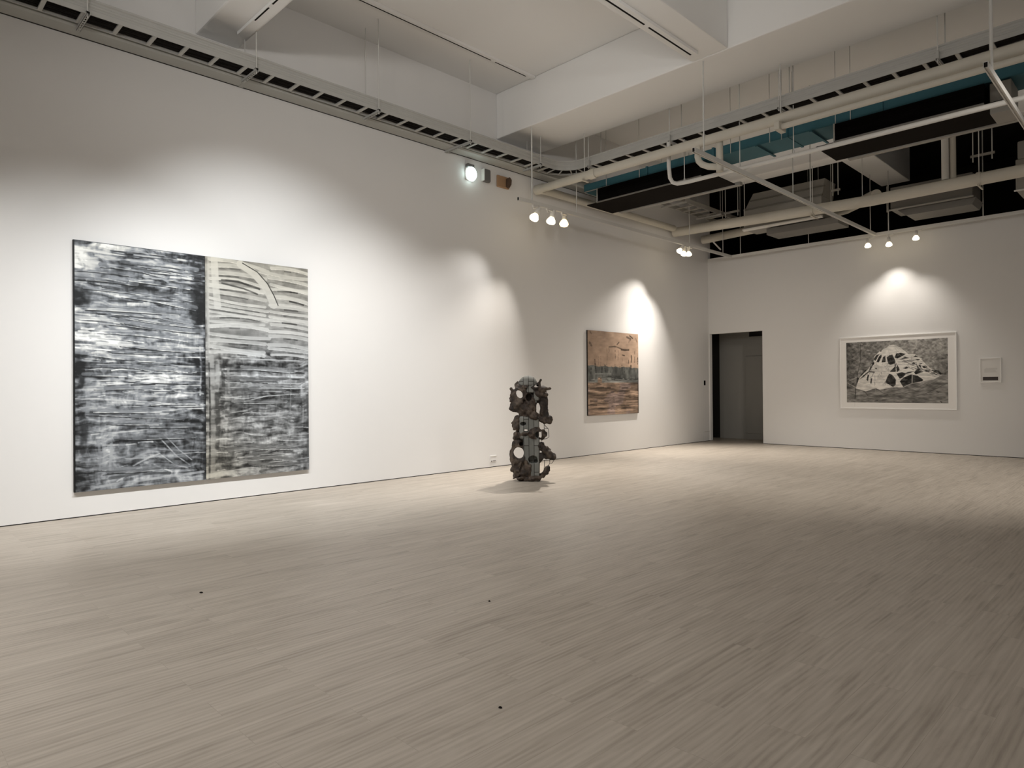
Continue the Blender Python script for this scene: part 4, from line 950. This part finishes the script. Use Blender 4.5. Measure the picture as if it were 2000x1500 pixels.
MB().box(6.30, 6.80, 10.99, 11.5, 5.745, 5.93, .01).build("fan_casing", M["black"], t)
MB().box(6.80, 6.93, 11.0, 11.5, 5.72, 5.95, .03).build("inlet_collar", M["metald"], t)
t = thing("upright_duct", "pale upright duct at the end of the right grille", "duct", (7.45, 11.2, 5.2))
MB().box(7.38, 7.62, 11.0, 11.5, 5.14, 5.56, .015).build("duct_body", M["metal"], t)
t = thing("valve_assembly", "dark valve and two pale pipes at the right edge beside the teal duct", "valve", (8.1, 10.8, 5.3))
MB().lathe([(.02, -.10), (.075, -.09), (.085, 0), (.06, .07), (.02, .12)], 16, Matrix.Translation((7.93, 10.75, 5.42))).build("valve_body", M["metald"], t, True)
for z in (5.36, 5.25): MB().tube([(7.92, 10.75, z), (8.1, 10.75, z + .015), (8.25, 10.75, z - .01), (9.5, 10.75, z)], .032, 10).build("pipe_stub", M["galv"], t, True)

# ------------------------------------------------------------------ ceiling-void air handlers behind the thick pipe
t = thing("ceiling_air_unit", "grey sheet metal air unit with hood above the back wall's left half", "air conditioner", (2.7, 15.2, 5.2))
MB().box(1.80, 3.60, 15.18, 15.85, 5.20, 5.66, .01).build("unit_casing", M["metal"], t)
MB().prism([(1.80, 5.66), (3.60, 5.66), (3.66, 6.03), (2.02, 6.03)], "y", 15.22, 15.85).build("hood", M["metal"], t)
MB().box(1.93, 3.66, 15.19, 15.24, 5.855, 5.88).box(1.80, 3.62, 15.165, 15.2, 5.655, 5.69).build("hood_seam", M["metald"], t)
MB().prism([(15.12, 5.185), (15.20, 5.165), (15.20, 5.23), (15.12, 5.215)], "x", 1.79, 3.62).build("drip_lip", M["white"], t)
MB().box(2.3, 3.9, 15.3, 15.95, 5.02, 5.17, .01).build("return_box", M["metald"], t)
for xk in (1.72, 3.45, 3.72): MB().tube([(xk, 15.4, 5.25), (xk, 15.4, ZC)], .008, 8).build("hanger_rod", M["rod"], t)
t = thing("ceiling_air_unit", "dark grey air unit with lipped tray above the back wall spotlights", "air conditioner", (5.6, 15.5, 5.1))
MB().box(4.88, 6.32, 15.48, 16.2, 5.13, 5.60, .01).build("unit_casing", M["metald"], t)
MB().box(4.84, 6.34, 15.44, 15.48, 5.115, 5.145, .004).build("drip_lip", M["metal"], t)
MB().prism([(5.0, 5.12), (6.36, 5.12), (6.30, 4.99), (5.15, 4.99)], "y", 15.55, 16.2).build("return_hood", M["metald"], t)
MB().tube([(4.82, 15.5, 5.11), (4.82, 15.5, 5.65)], .02, 8).build("hanger_post", M["metal"], t)
t = thing("ceiling_air_unit", "stacked grey air unit at the right edge of the ceiling void", "air conditioner", (7.4, 15.4, 5.1))
MB().box(7.02, 8.6, 15.30, 16.1, 5.05, 5.62, .02).build("unit_casing", M["metal"], t)
MB().box(7.05, 8.6, 15.30, 16.1, 5.62, 5.95, .03).build("hood", M["metal"], t)
MB().box(7.0, 8.6, 15.26, 15.3, 5.03, 5.055, .004).build("drip_lip", M["white"], t)
for (lab, xa, xb, yk, zk) in (("thin trapeze hanger left of the hooded air unit", 1.30, 1.62, 15.25, 5.72), ("thin trapeze hanger behind the upright riser pipes at right", 6.40, 6.70, 15.12, 5.80), ("small trapeze hanger by the hooded air unit's right end", 3.86, 3.97, 15.12, 5.70)):
    t = thing("trapeze_hanger", lab, "hanger", (xa, yk, zk), "trapeze hangers in the ceiling void")
    for xk in (xa, xb): MB().tube([(xk, yk, zk - .12), (xk, yk, ZC)], .010, 8).build("hanger_rod", M["rod"], t)
    MB().box(xa - .04, xb + .04, yk - .02, yk + .02, zk - .03, zk + .012).build("cross_bar", M["metal"], t)

# ------------------------------------------------------------------ unseen lamps: spots for the left wall, then added fill lights
for (loc, aim, pw, sz, col) in (((3.9, 1.9, 5.6), (0, 2.2, .9), 520 * LP["p1"], 64, COOL), ((3.9, 3.2, 5.9), (0, 4.5, 1.0), 520 * LP["p2"], 76, COOL),
                                ((3.9, 5.3, 6.0), (0, 6.3, .8), 520 * LP["p4"], 60, NEUT),  # unseen flood added to even out the wall light beyond the diptych
                                ((3.9, 0.2, 5.6), (0, .1, .9), 430 * LP["p3"], 64, NEUT)):
    spot_light(loc, aim, pw, sz, 1.0, col, .04)
# spots added on the unseen right and front walls for bounce light
for (loc, aim, key) in (((13.5, 1.0, 5.0), (17, 1.0, 2.6), "un1"), ((13.5, 6.0, 5.0), (17, 6.0, 2.6), "un1"), ((13.5, 11.0, 5.0), (17, 11.0, 2.6), "un1"), ((13.5, -4.0, 5.0), (17, -4.0, 2.6), "un1"),
                        ((9.0, -3.8, 5.0), (9.0, -7, 2.6), "un2"), ((4.0, -3.8, 5.0), (4.0, -7, 2.6), "un2"), ((14, -3.8, 5.0), (14, -7, 2.6), "un2")):
    spot_light(loc, aim, 600 * LP[key], 90, 1.0, NEUT, .04)
# unseen floods added to brighten the floor and its right-hand pool
spot_light((4.2, -1.5, 6.1), (4.4, 1.0, 0), 600 * LP["f1"], 120, 1.0, NEUT, .05)
spot_light((10.5, 13.0, 4.8), (8.0, 12.5, 0), 500 * LP["f3"], 80, 1.0, WARM, .05)
spot_light((9.4, 8.6, 4.8), (3.8, 12.3, 0), 500 * LP["f4"], 90, 1.0, WARM, .35)

# unseen uplights added to brighten the ceiling bay
for loc in ((4.5, -2.0, 4.6), (8.0, -2.5, 4.4), (11.5, -1.0, 4.6)):
    spot_light(loc, (2.6, 6.8, 7.0), 600 * LP["up"], 84, 1.0, NEUT, .25)
spot_light((5.6, 4.35, 5.3), (1.7, 6.9, 7.09), 600 * LP["up2"], 120, 1.0, NEUT, .3)

w = bpy.data.worlds.new("world"); SC.world = w; w.use_nodes = True
w.node_tree.nodes["Background"].inputs[0].default_value = (0, 0, 0, 1)
w.node_tree.nodes["Background"].inputs[1].default_value = 0
SC.view_settings.view_transform = "Standard"; SC.view_settings.look = "None"
SC.view_settings.exposure = 0.0; SC.view_settings.gamma = 1.0
SC.view_settings.use_curve_mapping = False
